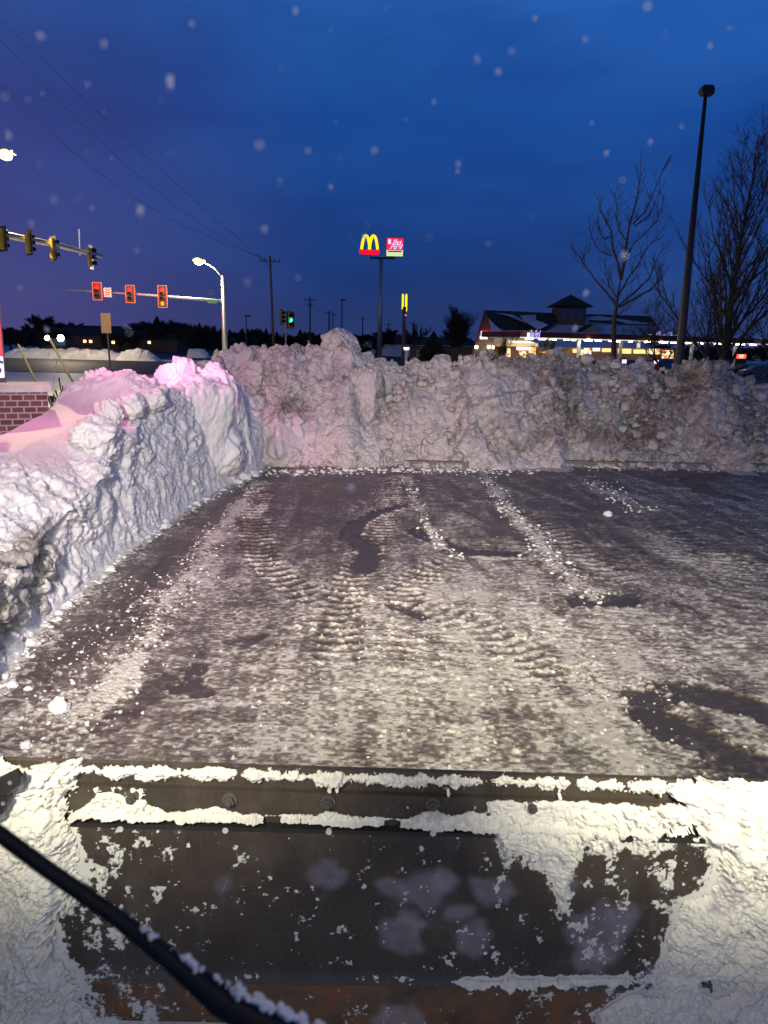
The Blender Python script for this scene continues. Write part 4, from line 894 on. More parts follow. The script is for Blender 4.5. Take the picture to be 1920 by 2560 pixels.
# street lamp above it
sl_ = thing('street_lamp', 'bright yellow street lamp high at the left edge', 'street lamp')
c = P(17, 387, 36); mb = MB(); mb.box((c.x, c.y, c.z+.09), (.7, .35, .12)); lo = mb.build('lamp_head', M['steel'], sl_); v, f = chunk((c.x, c.y-.1, c.z-.02), .27, 3, sub=3, sq=(1.1, .8, .85), facet=0, rough=0); np_mesh('lamp_lens', v, f, M['lamp_on'], lo)
mb = MB(); mb.tube([c+Vector((-.3, 0, .1)), c+Vector((-1.6, 0, .1)), c+Vector((-2.6, 0, -.6))], .05, 8); mb.tube([c+Vector((-2.6, 0, -.5)), Vector((c.x-2.6, c.y, 0))], [.1, .16], 10); mb.build('lamp_arm', M['steel'], sl_, True)
lamp('street_light', 'POINT', (c.x, c.y-1, c.z-1.5), 7000, (1, .80, .45), shadow_soft_size=.15)
lamp('street_light', 'POINT', (-42, 103, 7), 4500, (1, .78, .50), shadow_soft_size=.2)  # lamp without a fixture, added to warm the far snow ridge
# centre pair on a post
ps = thing('signal_post', 'slim grey post between the two small traffic signals', 'post')
c = P(714, 776, 88); mb = MB(); mb.tube([(c.x, 88, 0), c], .09, 8); mb.build('post', M['steel'], ps)
s = signal(None, 0, 'steel', 1); s.location = P(703, 793, 87.6); s.rotation_euler = (0, 0, R(70)); s.scale = (1.25,)*3; tag(s, 'unlit signal on the left of the small centre post', 'traffic signal')
s = signal({1: M['green_on']}, 0, 'steel', 1); s.location = P(725, 800, 87.6); s.rotation_euler = (0, 0, R(35)); s.scale = (1.4,)*3; tag(s, 'small traffic signal showing green on the centre post', 'traffic signal')
# sign back and guy wires on the left
rs_ = thing('road_sign', 'dark unlit back of a tall road sign behind the snow mound', 'road sign')
c = P(265, 808, 40); mb = MB(); mb.box(c, (.50, .03, .98)); mb.build('sign_panel', M['wall_brown'], rs_); mb = MB(); b = P(270, 940, 40); mb.tube([(c.x+.08, 40.04, 0), (c.x+.04, 40.04, c.z+.3)], .05, 8); mb.build('post', M['dark_metal'], rs_)
for k, (a, b, lb) in enumerate([((46, 862), (104, 985), 'left of the two slanting guy wire guards behind the brick base'), ((126, 850), (198, 985), 'right slanting guy wire guard nearer the snow mound')]):
    p0 = P(*a, 26); p1 = P(*b, 24); d = (p1-p0).normalized(); mb = MB(); mb.tube([p0, p1+d*((p1.z)/-d.z if d.z < 0 else 0)], .035, 8); tag(mb.build('guy_wire_guard', M['guard'], None, True), lb, 'guy wire guard', 'slanting guy guards')

# ------------------------------------------------------------------ utility poles and overhead lines
def upole(px, pytop, Y, armw, label, lean=0, arms=1, r=.17):
    t_ = P(px, pytop, Y); root = thing('utility_pole', label, 'utility pole', (t_.x, Y, 0), group='wooden utility poles'); h_ = t_.z
    mb = MB(); mb.tube([(lean, 0, 0), (0, 0, h_)], [r, r*.62], 10); mb.build('pole', M['wood'], root, True)
    for k in range(arms):
        z = h_-.55-1.0*k; w = armw*(1 if k == 0 else .55)
        mb = MB(); mb.box((0, -.12, z), (w, .12, .14)); a_ = mb.build('crossarm', M['wood'], root)
        mb = MB(); mb.tube([(-w*.25, -.14, z), (0, -.14, z-.55), (w*.25, -.14, z)], .025, 5)
        for q in (-.47, -.25, .25, .47): mb.tube([(w*q, -.12, z+.05), (w*q, -.12, z+.26)], .05, 6)
        mb.build('insulators', M['dark_metal'], a_)
    return root
upole(675, 640, 85, 2.15, 'tallest wooden utility pole, single crossarm, left of the arches sign', lean=.35)
upole(775, 742, 150, 2.3, 'utility pole with lower side brackets right of the small signals', arms=2, r=.2)
upole(823, 777, 215, 2.4, 'utility pole just left of the snow peak beside a lamp post', r=.25)
upole(907, 793, 260, 2.3, 'utility pole between the snow peak and the tall pylon', r=.26)
upole(971, 808, 300, 2.5, 'short distant utility pole right of the tall pylon', r=.3)
def lpost(px, pytop, Y, lb):
    t_ = P(px, pytop, Y); root = thing('lamp_post', lb, 'lamp post', (t_.x, Y, 0)); mb = MB(); mb.tube([(0, 0, 0), (0, 0, t_.z)], [.12, .08], 8); mb.build('post', M['dark_metal'], root)
    mb = MB(); mb.box((.2, 0, t_.z), (.75, .4, .25)); mb.build('lamp_head', M['dark_metal'], root)
lpost(855, 750, 115, 'unlit lamp post standing right above the snow peak'); lpost(832, 787, 160, 'shorter unlit lamp post left of the snow peak')
lpost(615, 790, 110, 'thin pale post between the far mast and tallest utility pole')
for k, (pp, lb) in enumerate([([((-40, 10), 30), ((240, 265), 42), ((430, 450), 55), ((600, 590), 70), ((662, 652), 85)], 'uppermost overhead power line at top left'),
                              ([((-40, 55), 30), ((220, 300), 42), ((420, 500), 55), ((590, 610), 70), ((671, 653), 85)], 'middle overhead power line at left'),
                              ([((-40, 170), 30), ((200, 370), 42), ((380, 520), 55), ((560, 620), 70), ((689, 653), 85)], 'lowest overhead power line at left')]):
    mb = MB(); q = [P(*a, Y) for a, Y in pp]; sm = []
    for i in range(31):
        t_ = i/30; a_, b_, c_ = q[0], q[2], q[4]; tm = (b_-a_).length/((b_-a_).length+(c_-b_).length)
        l0 = (t_-tm)*(t_-1)/tm; l1 = t_*(t_-1)/(tm*(tm-1)); l2 = t_*(t_-tm)/(1-tm); sm.append(a_*l0+b_*l1+c_*l2)
    mb.tube(sm, [.00017*p.y for p in sm], 5); tag(mb.build('power_line', M['wire'], None), lb, 'power line', 'overhead power lines')

# ------------------------------------------------------------------ tall pylon signs
YS = 150
pl = thing('pylon_pole', 'tall grey pole with platform carrying the arches and the fuel sign', 'pole')
t_ = P(953, 646, YS); mb = MB(); mb.tube([(P(949, 830, YS).x, YS, 0), (t_.x, YS, t_.z)], [.48, .36], 14); mb.build('pole', M['steel'], pl, True)
a = P(926, 644, YS); b = P(988, 647, YS); mb = MB(); mb.box((a+b)/2, (b.x-a.x, .8, .28)); mb.build('platform', M['dark_metal'], pl)
def arches(parent, x0, x1, z0, z1, Y, r, off=0, ydir=False, M_=None):
    """double arch: two tall humps meeting in the middle"""
    for k in range(2):
        pts = []; w = (x1-x0)/2; c = x0+w*(k+.5)+(w*.04 if k == 0 else -w*.04)
        for j in range(25):
            u = -1+2*j/24; sgn = 1 if u > 0 else -1
            x = c+w*.5*sgn*abs(u)**.72*1.0 if False else c+w*.5*math.sin(u*math.pi/2); z = z0+(z1-z0)*(1-abs(math.sin(u*math.pi/2))**2.6)
            pts.append(Vector((x, Y, z)) if not ydir else Vector((Y, x, z)))
        mb = MB(); mb.tube(pts, r, 10); mb.build('arch', M_ or M['arch_on'], parent, True)
mc = thing('arches_sign', 'glowing yellow double arch sign over a red bar on the pylon', 'restaurant sign')
a = P(903, 627, YS); b = P(944, 590, YS); arches(mc, a.x, b.x+.1, a.z+.3, b.z, YS, .27)
q = [P(898, 624, YS+.3), P(949, 626, YS+.3), P(947, 636, YS+.3), P(930, 637, YS+.3), P(898, 634, YS+.3)]; mb = MB(); mb.prism(q, (0, .5, 0)); mb.build('red_bar', M['red_sign'], mc)
a = P(925, 637, YS); mb = MB(); mb.tube([a, P(928, 645, YS)], .12, 6); mb.build('bracket', M['dark_metal'], mc)
fs_ = thing('fuel_sign', 'square red lit fuel sign with white lower panel on the pylon', 'fuel sign')
a = P(967, 594, YS); b = P(1009, 596, YS); c = P(1007, 641, YS); d = P(966, 640, YS); k1 = P(966, 625, YS); k2 = P(1008, 626, YS)
mb = MB(); mb.prism([a+Vector((-.1, .1, .1)), b+Vector((.1, .1, .1)), c+Vector((.1, .1, -.1)), d+Vector((-.1, .1, -.1))], (0, .7, 0)); mb.build('cabinet', M['dark_metal'], fs_)
mb = MB(); mb.prism([a, b, k2, k1], (0, .08, 0)); mb.build('red_panel', M['pink_red'], fs_); mb = MB(); mb.prism([k1, k2, c, d], (0, .08, 0)); mb.build('lower_panel', M['cream_sign'], fs_)
for body, py in (('Fas', 605), ('Fuel', 616)):
    c_ = P(990 if body == 'Fas' else 988, py, YS); text(body, 1.22, (c_.x+.05, YS-.07, c_.z-.04), M['pink_white'], fs_, shear=.35, off=.05, sx=1.05); text(body, 1.2, (c_.x-.02, YS-.11, c_.z), M['blue_sign'], fs_, shear=.35, off=-.005, sx=1.05)
c_ = P(974, 604, YS); mb = MB(); mb.box((c_.x, YS-.06, c_.z), (.5, .06, .8)); mb.build('emblem', M['pink_white'], fs_)
c_ = P(987, 630, YS); mb = MB(); mb.box((c_.x, YS-.04, c_.z+.1), (2.5, .05, .22)); mb.build('panel_stripe', M['red_paint'], fs_)
# second arches sign, seen edge on
YA = 100
m2 = thing('arches_sign', 'narrow yellow arches sign seen edge-on atop a dark post', 'restaurant sign')
for px, pb, pt, dy in ((1006.5, 772, 737, -.2), (1015, 778, 737, .2)):
    a = P(px, pb, YA); b = P(px+.8, pt, YA); mb = MB(); w = .115
    pts = [Vector((a.x, YA-1.0, a.z)), Vector((a.x+.01, YA-.7, a.z+.8*(b.z-a.z))), Vector((b.x, YA-.35, b.z)), Vector((b.x, YA, b.z-.6)), Vector((a.x, YA, a.z+.5)), Vector((b.x, YA+.0, b.z-.6)), Vector((b.x, YA+.35, b.z)), Vector((a.x, YA+.9, a.z))]
    mb.tube(pts, w, 8); mb.build('arch', M['arch_on'], m2, True)
a = P(1010, 800, YA); mb = MB(); mb.box((a.x, YA, P(1010, 783, YA).z), (.42, 2.2, P(0, 770, YA).z-P(0, 800, YA).z)); mb.build('cabinet', M['dark_metal'], m2)
mb = MB(); mb.box((P(1009, 830, YA).x, YA, P(1010, 800, YA).z/2), (.42, .5, P(1010, 800, YA).z)); mb.build('post', M['dark_metal'], m2)
c = P(1014, 788, YA-1.2); mb = MB(); mb.tube([c, c+Vector((0, .05, 0))], .09, 8); mb.build('marker_lamp', M['red_lamp_small'], m2)

# ------------------------------------------------------------------ trees
def bare_tree(h, spread, seed, depth=5, r0=.2, up=.55, nb=3, split=.12, mtl=None, seglen=.34, twist=1.0, excurrent=False, thick=1.0):
    rr = random.Random(seed); trunk = MB(); crown = MB()
    def grow(p, d, L, r, lev):
        n = 4 if lev < 3 else 3; pts = [p]; q = p.copy(); dd = d.copy(); rads = [r]
        for i in range(n):
            dd = (dd+Vector((rr.gauss(0, .16), rr.gauss(0, .16), rr.gauss(.05, .1)))*twist).normalized(); q = q+dd*L/n; pts.append(q.copy()); rads.append(max(.006*thick, r*(1-.55*(i+1)/n)))
        (trunk if lev == 0 else crown).tube(pts, rads, 6 if lev < 2 else (4 if lev < 3 else 3), caps=False)
        if lev >= depth: return
        kids = nb+(1 if lev in (1, 2) else 0)
        for k in range(kids):
            t_ = rr.uniform(.35, 1.0) if lev else rr.uniform(.22, 1.0); i = min(n-1, int(t_*n)); pp = pts[i].lerp(pts[i+1], t_*n-i)
            az = rr.uniform(0, 6.283); side = Vector((math.cos(az), math.sin(az), 0)); dn = (dd*up+side*spread*rr.uniform(.6, 1.2)+Vector((0, 0, .35))).normalized()
            grow(pp, dn, L*rr.uniform(.5, .78), max(.008*thick, r*.5*(1-.4*t_)+.002), lev+1)
        grow(pts[-1], (dd+Vector((rr.gauss(0, .2), rr.gauss(0, .2), .1))).normalized(), L*.7, rads[-1], lev+1)
    grow(Vector((0, 0, 0)), Vector((0, 0, 1)), h*seglen, r0, 0)
    allv = trunk.v+crown.v; zmax = max(v[2] for v in allv); s = h/zmax
    for mb in (trunk, crown): mb.v = [(a*s, b*s, c*s) for a, b, c in mb.v]
    return trunk, crown
def put_tree(tc_, loc, name, label, mt, group=None, cat='tree', rz=0):
    root = thing(name, label, cat, loc, rz, group); tc_[0].build('trunk', mt, root, True); tc_[1].build('crown', mt, root, True); return root
# sparse tree drawn by its main limbs
def limb_tree(base_px, limbs, Y, label, seed):
    rr = random.Random(seed); root = thing('bare_tree', label, 'tree', (0, 0, 0)); tr = MB(); cr = MB()
    for i, (pp, r) in enumerate(limbs):
        dep = rr.uniform(-1.4, 1.4) if i else 0
        q = [P(*a, Y)+Vector((0, dep*(j/(len(pp)-1)), 0)) for j, a in enumerate(pp)]
        if i == 0: q[0].z = 0
        rads = [max(.009, r*.72*(1-.82*j/(len(q)-1))) for j in range(len(q))]
        (tr if i == 0 else cr).tube(q, rads, 7, caps=False)
        if i == 0: continue
        for j in range(1, len(q)):
            for _ in range(4):
                t_ = rr.random(); p0 = q[j-1].lerp(q[j], t_); d = (q[j]-q[j-1]).normalized(); side = Vector((rr.uniform(-1, 1), rr.uniform(-1, 1), rr.uniform(-.1, .8)))
                L = rr.uniform(.35, 1.1); pts = [p0]; dd = (d+side*.8).normalized()
                for k in range(4): dd = (dd+Vector((rr.gauss(0, .22), rr.gauss(0, .22), rr.gauss(.05, .15)))).normalized(); pts.append(pts[-1]+dd*L/4)
                cr.tube(pts, [.013, .011, .009, .007, .005], 4, caps=False)
                if rr.random() < .8:
                    e = pts[2]; dd = (dd+Vector((rr.gauss(0, .7), rr.gauss(0, .7), .2))).normalized(); cr.tube([e, e+dd*.25*L, e+dd*.55*L+Vector((0, 0, .05))], [.011, .009, .006], 3, caps=False)
    tr.build('trunk', M['bark'], root, True); cr.build('crown', M['bark'], root, True)
limb_tree(None, [([(1532, 985), (1534, 880), (1535, 800), (1541, 765), (1545, 735), (1552, 700)], .21),
    ([(1552, 700), (1560, 650), (1563, 600), (1568, 560), (1582, 510), (1586, 470), (1587, 448)], .10),
    ([(1552, 700), (1545, 660), (1530, 620), (1528, 580), (1516, 560), (1500, 530), (1496, 515)], .08),
    ([(1582, 560), (1610, 530), (1628, 480), (1640, 440), (1650, 420)], .05), ([(1585, 565), (1620, 545), (1636, 515), (1660, 470)], .04),
    ([(1560, 655), (1580, 610), (1600, 590), (1625, 560), (1640, 505)], .05),
    ([(1541, 765), (1520, 735), (1490, 700), (1465, 665), (1455, 650), (1478, 620)], .07), ([(1465, 665), (1452, 640), (1440, 620)], .03),
    ([(1543, 745), (1525, 720), (1513, 690), (1512, 665)], .045),
    ([(1546, 740), (1575, 690), (1600, 660), (1615, 630), (1640, 600), (1665, 590)], .06),
    ([(1548, 768), (1590, 745), (1625, 725), (1652, 700), (1655, 685)], .07), ([(1545, 765), (1600, 720), (1630, 690), (1650, 640), (1670, 610)], .055),
    ([(1563, 600), (1550, 575), (1545, 550), (1548, 520), (1545, 480)], .035), ([(1528, 590), (1512, 600), (1500, 585), (1495, 540)], .035),
    ([(1539, 790), (1560, 775), (1572, 760)], .04), ([(1530, 640), (1500, 625), (1488, 590), (1482, 560)], .04)], 36, 'sparse leafless tree with few crooked limbs in front of the fuel station', 8)
def feather_tree(h, w, seed, n1=64, n2=9, n3=5, r0=.3, z0=.1, tw=.010, lean=0):
    rr = random.Random(seed); tr = MB(); cr = MB(); L0_ = []
    p = Vector((0, 0, 0)); N_ = 14
    for i in range(N_+1): L0_.append(p.copy()); p = p+Vector((rr.gauss(lean*h/N_, .05), rr.gauss(0, .05), h/N_))
    rad = lambda u: r0*(1-u)**1.1+.012
    tr.tube(L0_, [rad(i/N_) for i in range(N_+1)], 8, caps=False)
    def at(u): i = min(N_-1, int(u*N_)); return L0_[i].lerp(L0_[i+1], u*N_-i)
    def br(p, d, L, r, lev):
        n = 6; pts = [p]; dd = d.copy()
        for k in range(n): dd = (dd+Vector((rr.gauss(0, .10), rr.gauss(0, .10), rr.gauss(.10 if lev < 2 else .04, .08)))).normalized(); pts.append(pts[-1]+dd*L/n)
        cr.tube(pts, [max(tw*.7, r*(1-.8*k/n)) for k in range(n+1)], 5 if lev == 0 else 3, caps=False)
        if lev >= 2: return
        for _ in range(n2 if lev == 0 else n3):
            t_ = rr.uniform(.18, 1)*n; i = min(n-1, int(t_)); q = pts[i].lerp(pts[i+1], t_-i); d2 = (pts[i+1]-pts[i]).normalized(); sd = Vector((rr.gauss(0, 1), rr.gauss(0, 1), rr.gauss(.1, .6))).normalized()
            br(q, (d2+sd*.75).normalized(), L*rr.uniform(.22, .5), max(tw, r*.4), lev+1)
    for k in range(n1):
        u = z0+(1-z0)*(k/n1)**.95*.96; a = k*2.4+rr.uniform(-.5, .5); e = R(rr.uniform(22, 55)+22*u); L = w*(1.05-u**1.6*.78)*rr.uniform(.65, 1.1)
        br(at(u), Vector((math.cos(a)*math.cos(e), math.sin(a)*math.cos(e), math.sin(e))), L, max(.02, rad(u)*.42), 0)
    return tr, cr
b_ = P(1797, 905, 46); t_ = P(1850, 345, 46)
put_tree(feather_tree(t_.z, 5.6, 21, 58, 9, 6, .30, .12, .009, .025), (b_.x+.2, 46, 0), 'bare_tree', 'large dense leafless tree right of the tall dark light pole', M['bark'], rz=0)
b_ = P(1935, 905, 52); put_tree(feather_tree(14.5, 4.8, 33, 40, 7, 5, .22, .12, .009), (b_.x, 52, 0), 'bare_tree', 'leafless tree cut by the right picture edge behind the large one', M['bark'])
b_ = P(1760, 905, 60); put_tree(feather_tree(8.5, 4.0, 34, 36, 6, 5, .16, .08, .010), (b_.x, 60, 0), 'bare_tree', 'low spreading leafless tree behind the foot of the large tree', M['bark'])
b_ = P(1690, 905, 60); tcw = bare_tree(7.4, .8, 35, depth=5, r0=.13, up=.8, nb=3, thick=1.0); put_tree(tcw, (b_.x-.5, 60, 0), 'bare_tree', 'low bushy leafless tree left of the tall light pole foot', M['bark'])
b_ = P(1148, 880, 128); tcw = bare_tree(P(1148, 758, 128).z, .8, 41, depth=6, r0=.25, up=.9, nb=4, thick=1.3, seglen=.3); put_tree(tcw, (b_.x, 128, 0), 'bare_tree', 'round hazy leafless tree left of the fuel station gable', M['bark_far'])
b_ = P(1120, 880, 132); tcw = bare_tree(P(1110, 775, 132).z, .8, 43, depth=5, r0=.25, up=.9, nb=3, thick=1.2, seglen=.3); put_tree(tcw, (b_.x, 132, 0), 'bare_tree', 'smaller leafless tree between the dark conifer and the round tree', M['bark_far'])
b_ = P(1036, 880, 130); tcw = bare_tree(P(1036, 795, 130).z, .5, 47, depth=4, r0=.2, up=1.2, nb=4, thick=2.6, seglen=.3); put_tree(tcw, (b_.x, 130, 0), 'bare_tree', 'fan-shaped leafless tree beside the edge-on arches sign', M['bark_far'])
for k, (px, h_) in enumerate(((1255, 5.0), (1280, 4.4), (1346, 4.8), (1372, 5.0), (1395, 4.4))):
    b_ = P(px, 880, 96); put_tree(bare_tree(h_, .6, 60+k, depth=4, r0=.06, up=1, nb=3, thick=1.2), (b_.x, 96, 0), 'young_tree', ['leftmost thin young tree before the lit shop front', 'second thin young tree, right before the shop windows', 'young tree under the slanted blue fuel lettering', 'tallest of the young trees under the canopy edge', 'young tree left of the first canopy column'][k], M['bark_far'], 'young leafless trees before the fuel station')
def conifer(h, w, seed):
    rr = random.Random(seed); tr = MB(); tr.tube([(0, 0, 0), (0, 0, h*.95)], [.14, .03], 6); cr = MB()
    for i in range(420):
        u = rr.random()**.75; z = h*(.08+.92*u); rad = w*.5*(1-u)**.85*(.75+.5*rr.random()); a = rr.uniform(0, 6.28); c = Vector((math.cos(a)*rad, math.sin(a)*rad, z)); s = .28+.35*(1-u)
        o_ = Vector((math.cos(a), math.sin(a), -.35)); sd = Vector((-math.sin(a), math.cos(a), 0))
        cr.add([c-o_*s*1.2+Vector((0, 0, .2)), c+sd*s*.6, c+o_*s, c-sd*s*.6, c+Vector((0, 0, s*.55))], [(0, 1, 4), (1, 2, 4), (2, 3, 4), (3, 0, 4), (0, 3, 2, 1)])
    return tr, cr
def two(tc_, name):
    root = empty(name); tc_[0].build('trunk', M['bark_far'], root); tc_[1].build('crown', M['conifer'] if 'conifer' in name else M['bark_far'], root); return root
b_ = P(1083, 880, 118); tr, cr = conifer(P(1083, 832, 118).z, 4.2, 3); root = thing('conifer_tree', 'dark pointed conifer beside the low brown building', 'tree', (b_.x, 118, 0)); tr.build('trunk', M['bark_far'], root); cr.build('crown', M['conifer'], root)
# far tree line: individual trees
protos = [two(conifer(9, 4.5, 70), 'conifer_tree'), two(conifer(7, 3.2, 71), 'conifer_tree'), two(bare_tree(9, .9, 72, depth=5, r0=.3, up=.7, nb=4, thick=6, seglen=.28), 'leafless_tree'), two(bare_tree(7.5, 1.0, 73, depth=5, r0=.3, up=.7, nb=4, thick=6, seglen=.25), 'leafless_tree'), two(bare_tree(8.5, .8, 74, depth=5, r0=.3, up=.8, nb=4, thick=6, seglen=.28), 'leafless_tree')]
rt = random.Random(31); used = set()
line = []
tops = [(0, 815), (60, 812), (110, 782), (150, 808), (180, 800), (240, 815), (310, 822), (340, 800), (400, 792), (430, 800), (500, 800), (560, 825), (620, 820), (660, 822), (720, 830), (770, 822), (810, 820), (860, 840), (900, 835), (930, 820), (975, 815), (1000, 840), (1040, 850), (1100, 850), (1200, 850), (1700, 860), (1900, 865)]
for px in list(range(-20, 1240, 13))+list(range(1640, 1940, 16)):
    line.append((px+rt.uniform(-5, 5), rt.uniform(175, 290)))
for px in list(range(-10, 1000, 34)): line.append((px, rt.uniform(150, 175)))
for px, Y in line:
    top = np.interp(px, [q[0] for q in tops], [q[1] for q in tops])+rt.uniform(-3, 14)+(6 if Y < 175 else 0)
    gz_ = terrain_z(P(px, 860, Y).x, Y); t_ = P(px, top, Y); h_ = t_.z-gz_; k = rt.choice([0, 1, 2, 2, 3, 3, 4, 4]) if not (560 < px < 700) else rt.choice([0, 1, 1, 3])
    o = protos[k] if k not in used else copy_tree(protos[k]); used.add(k)
    ph = (9, 7, 9, 7.5, 8.5)[k]; s = h_/ph; o.location = (t_.x, Y, gz_-.1); o.scale = (s*rt.uniform(.95, 1.5),)*2+(s,); o.rotation_euler = (0, 0, rt.uniform(0, 6.28))
    tag(o, 'dark conifer in the tree line along the horizon' if k < 2 else 'dark leafless tree in the tree line along the horizon', 'tree', 'conifers of the far tree line' if k < 2 else 'leafless trees of the far tree line')
# undergrowth filling the foot of the tree line
ug = MB(); 
for i in range(2600):
    px = rt.uniform(-60, 1240) if i % 4 else rt.uniform(1640, 1990); Y = rt.uniform(190, 250); c = P(px, 850, Y); z0 = terrain_z(c.x, Y); s = rt.uniform(.8, 2.0); z = z0+rt.uniform(0, 2.6)*(.6+.4*math.sin(px*.05))
    a = rt.uniform(0, 6.28); v1 = Vector((math.cos(a), .4*math.sin(a), .3))*s; v2 = Vector((-.3*math.sin(a), .3, rt.uniform(.5, 1)))*s; c = Vector((c.x, Y, z)); ug.add([c-v1, c+v2, c+v1, c-v2*.6, c+Vector((0, s*.5, 0))], [(0, 1, 4), (1, 2, 4), (2, 3, 4), (3, 0, 4)])
tag(ug.build('undergrowth', M['bark_far']), 'dark scrub massed below the far tree line', 'scrub', kind='stuff')

# ------------------------------------------------------------------ dark light pole on the right
YL = 30
root = thing('light_pole', 'very tall dark parking-lot light pole with unlit box head, right side', 'light pole')
t_ = P(1764, 236, YL); b = P(1700, 880, YL); mb = MB(); mb.tube([(b.x-.05, YL, 0), (b.x, YL, b.z), (t_.x, YL, t_.z)], [.20, .17, .062], 16); mb.build('pole', M['dark_metal'], root, True)
mb = MB(); c = P(1766, 227, YL); w, h_, d_ = .24, .15, .35
q = [(-w, -h_*.2), (-w*.7, h_), (w*.75, h_), (w, h_*.1), (w*.92, -h_), (-w*.55, -h_)]; mb.prism([(c.x+a, c.y-d_/2, c.z+b2) for a, b2 in q], (0, d_, 0)); mb.build('lamp_head', M['dark_metal'], root)

# ------------------------------------------------------------------ median snow ridges far left
def ridge(name, label, px0, px1, py_b, py_t, Y, seed, wid=3.0):
    a = P(px0, py_b, Y); b = P(px1, py_b, Y); NU, NV = 260, 40; x = np.linspace(a.x, b.x, NU); v = np.linspace(-1, 1, NV)
    h_ = (P(px0, py_t, Y).z)*np.interp(np.linspace(0, 1, NU), [0, .08, .5, .72, .9, 1], [.4, .9, 1, .85, .45, 0.02])
    X = x[:, None]+0*v; Yg = Y+v[None, :]*wid+0*X; Z = h_[:, None]*np.clip(1-np.abs(v)**1.6, 0, 1)[None, :]-.02
    p = np.stack([X, Yg, Z], -1); d = (.30*fbm(p*.5, 3, seed)+.28*(worley(p*.7, seed)[3]-.5))*np.clip(Z*1.5, 0, 1); p[..., 2] += d
    return tag(np_mesh(name, p.reshape(-1, 3), grid_faces(NU, NV)[:, ::-1], M['snow_bank'], attrs=dict(dirt=(.15+.4*fbm(p*.6, 3, seed+4)).ravel())), label, 'snow ridge')
ridge('snow_ridge', 'long warm-lit snow ridge along the road behind the brick sign', 20, 350, 895, 868, 114, 5)
ridge('snow_ridge', 'small dirty snow hump at the right end of the roadside ridge', 300, 400, 897, 874, 110, 15, 2)
ridge('snow_ridge', 'low snow hump beyond the road beside the far mast pole', 470, 525, 880, 868, 130, 25, 2)

# ------------------------------------------------------------------ oncoming truck and town lights
tr_ = thing('truck', 'oncoming truck with two bright headlights beyond the roadside ridge', 'truck'); c = P(135, 845, 122); g_ = terrain_z(c.x, 122); zt_ = c.z-g_
mb = MB(); mb.box((c.x, 124.5, g_+1.1), (2.4, 5, .9)); mb.box((c.x, 124.8, g_+2.1), (2.1, 2.4, 1.1)); mb.build('body', M['dark_metal'], tr_)
mb = MB(); mb.prism([(c.x-.9, 123.55, g_+1.65), (c.x+.9, 123.55, g_+1.65), (c.x+.8, 123.55, g_+2.5), (c.x-.8, 123.55, g_+2.5)], (0, .03, 0)); mb.build('windscreen', M['glass_dark'], tr_)
for sx in (-1, 1):
    for y_ in (122.9, 126): mb = MB(); mb.tube([(c.x+sx*1.02, y_, g_+.45), (c.x+sx*1.25, y_, g_+.45)], .45, 14); mb.build('wheel', M['rubber'], tr_)
    mb = MB(); mb.tube([(c.x+sx*1.05, 121.9, c.z), (c.x+sx*1.05, 122.02, c.z)], .5 if sx > 0 else .36, 12); mb.build('headlight', M['head_on'], tr_)
mb = MB(); mb.box((c.x, 122.2, c.z-.3), (2.3, .3, .5)); mb.build('plow_frame', M['dark_metal'], tr_)
lamp('headlight_beam', 'SPOT', (c.x, 121.6, c.z), 1500, (.95, 1, .9), (c.x, 100, .3), spot_size=R(70), spot_blend=1, shadow_soft_size=.3)
def house(px, py_base, w, h_, Y, label, mtl, lights):
    c = P(px, py_base, Y); g_ = terrain_z(c.x, Y); root = thing('house', label, 'house', (c.x, Y, g_))
    mb = MB(); mb.box((0, 0, h_*.3), (w, 8, h_*.6)); mb.build('wall', mtl, root)
    mb = MB(); mb.prism([(-w/2-.5, -4.5, h_*.6+.02), (w/2+.5, -4.5, h_*.6+.02), (w/2-1.5, 0, h_), (-w/2+1.5, 0, h_)], (0, .01, .12)); mb.prism([(-w/2-.5, 4.5, h_*.6), (w/2+.5, 4.5, h_*.6), (w/2-1.5, 0, h_), (-w/2+1.5, 0, h_)], (0, 0, .12)); mb.build('roof', M['roof'], root)
    for lx, lz, mt in lights: mb = MB(); mb.box((lx, -4.04, lz), (.55, .06, .5)); mb.build('window', mt, root)
house(245, 858, 15, 5, 165, 'low snowy-roofed house with four warm lights', M['wall_brown'], [(-1.2, 1.9, M['amber_small']), (.0, 1.9, M['amber_small']), (3.4, 1.8, M['amber_small']), (4.6, 1.8, M['amber_small'])])
house(185, 858, 12, 4.5, 168, 'dark house with a red and an amber light right of the truck', M['wall_brown'], [(-1.5, 2.0, M['amber_small']), (1.2, 1.6, M['red_lamp_small']), (4.5, 2.0, M['white_paint'])])
house(385, 860, 12, 4.2, 170, 'dark house with one amber light below the middle red signal', M['wall_brown'], [(.2, 1.9, M['amber_small'])])
house(1055, 866, 24, 4.2, 175, 'long pale snow-covered shed right of the edge-on arches sign', M['white_paint'], [])
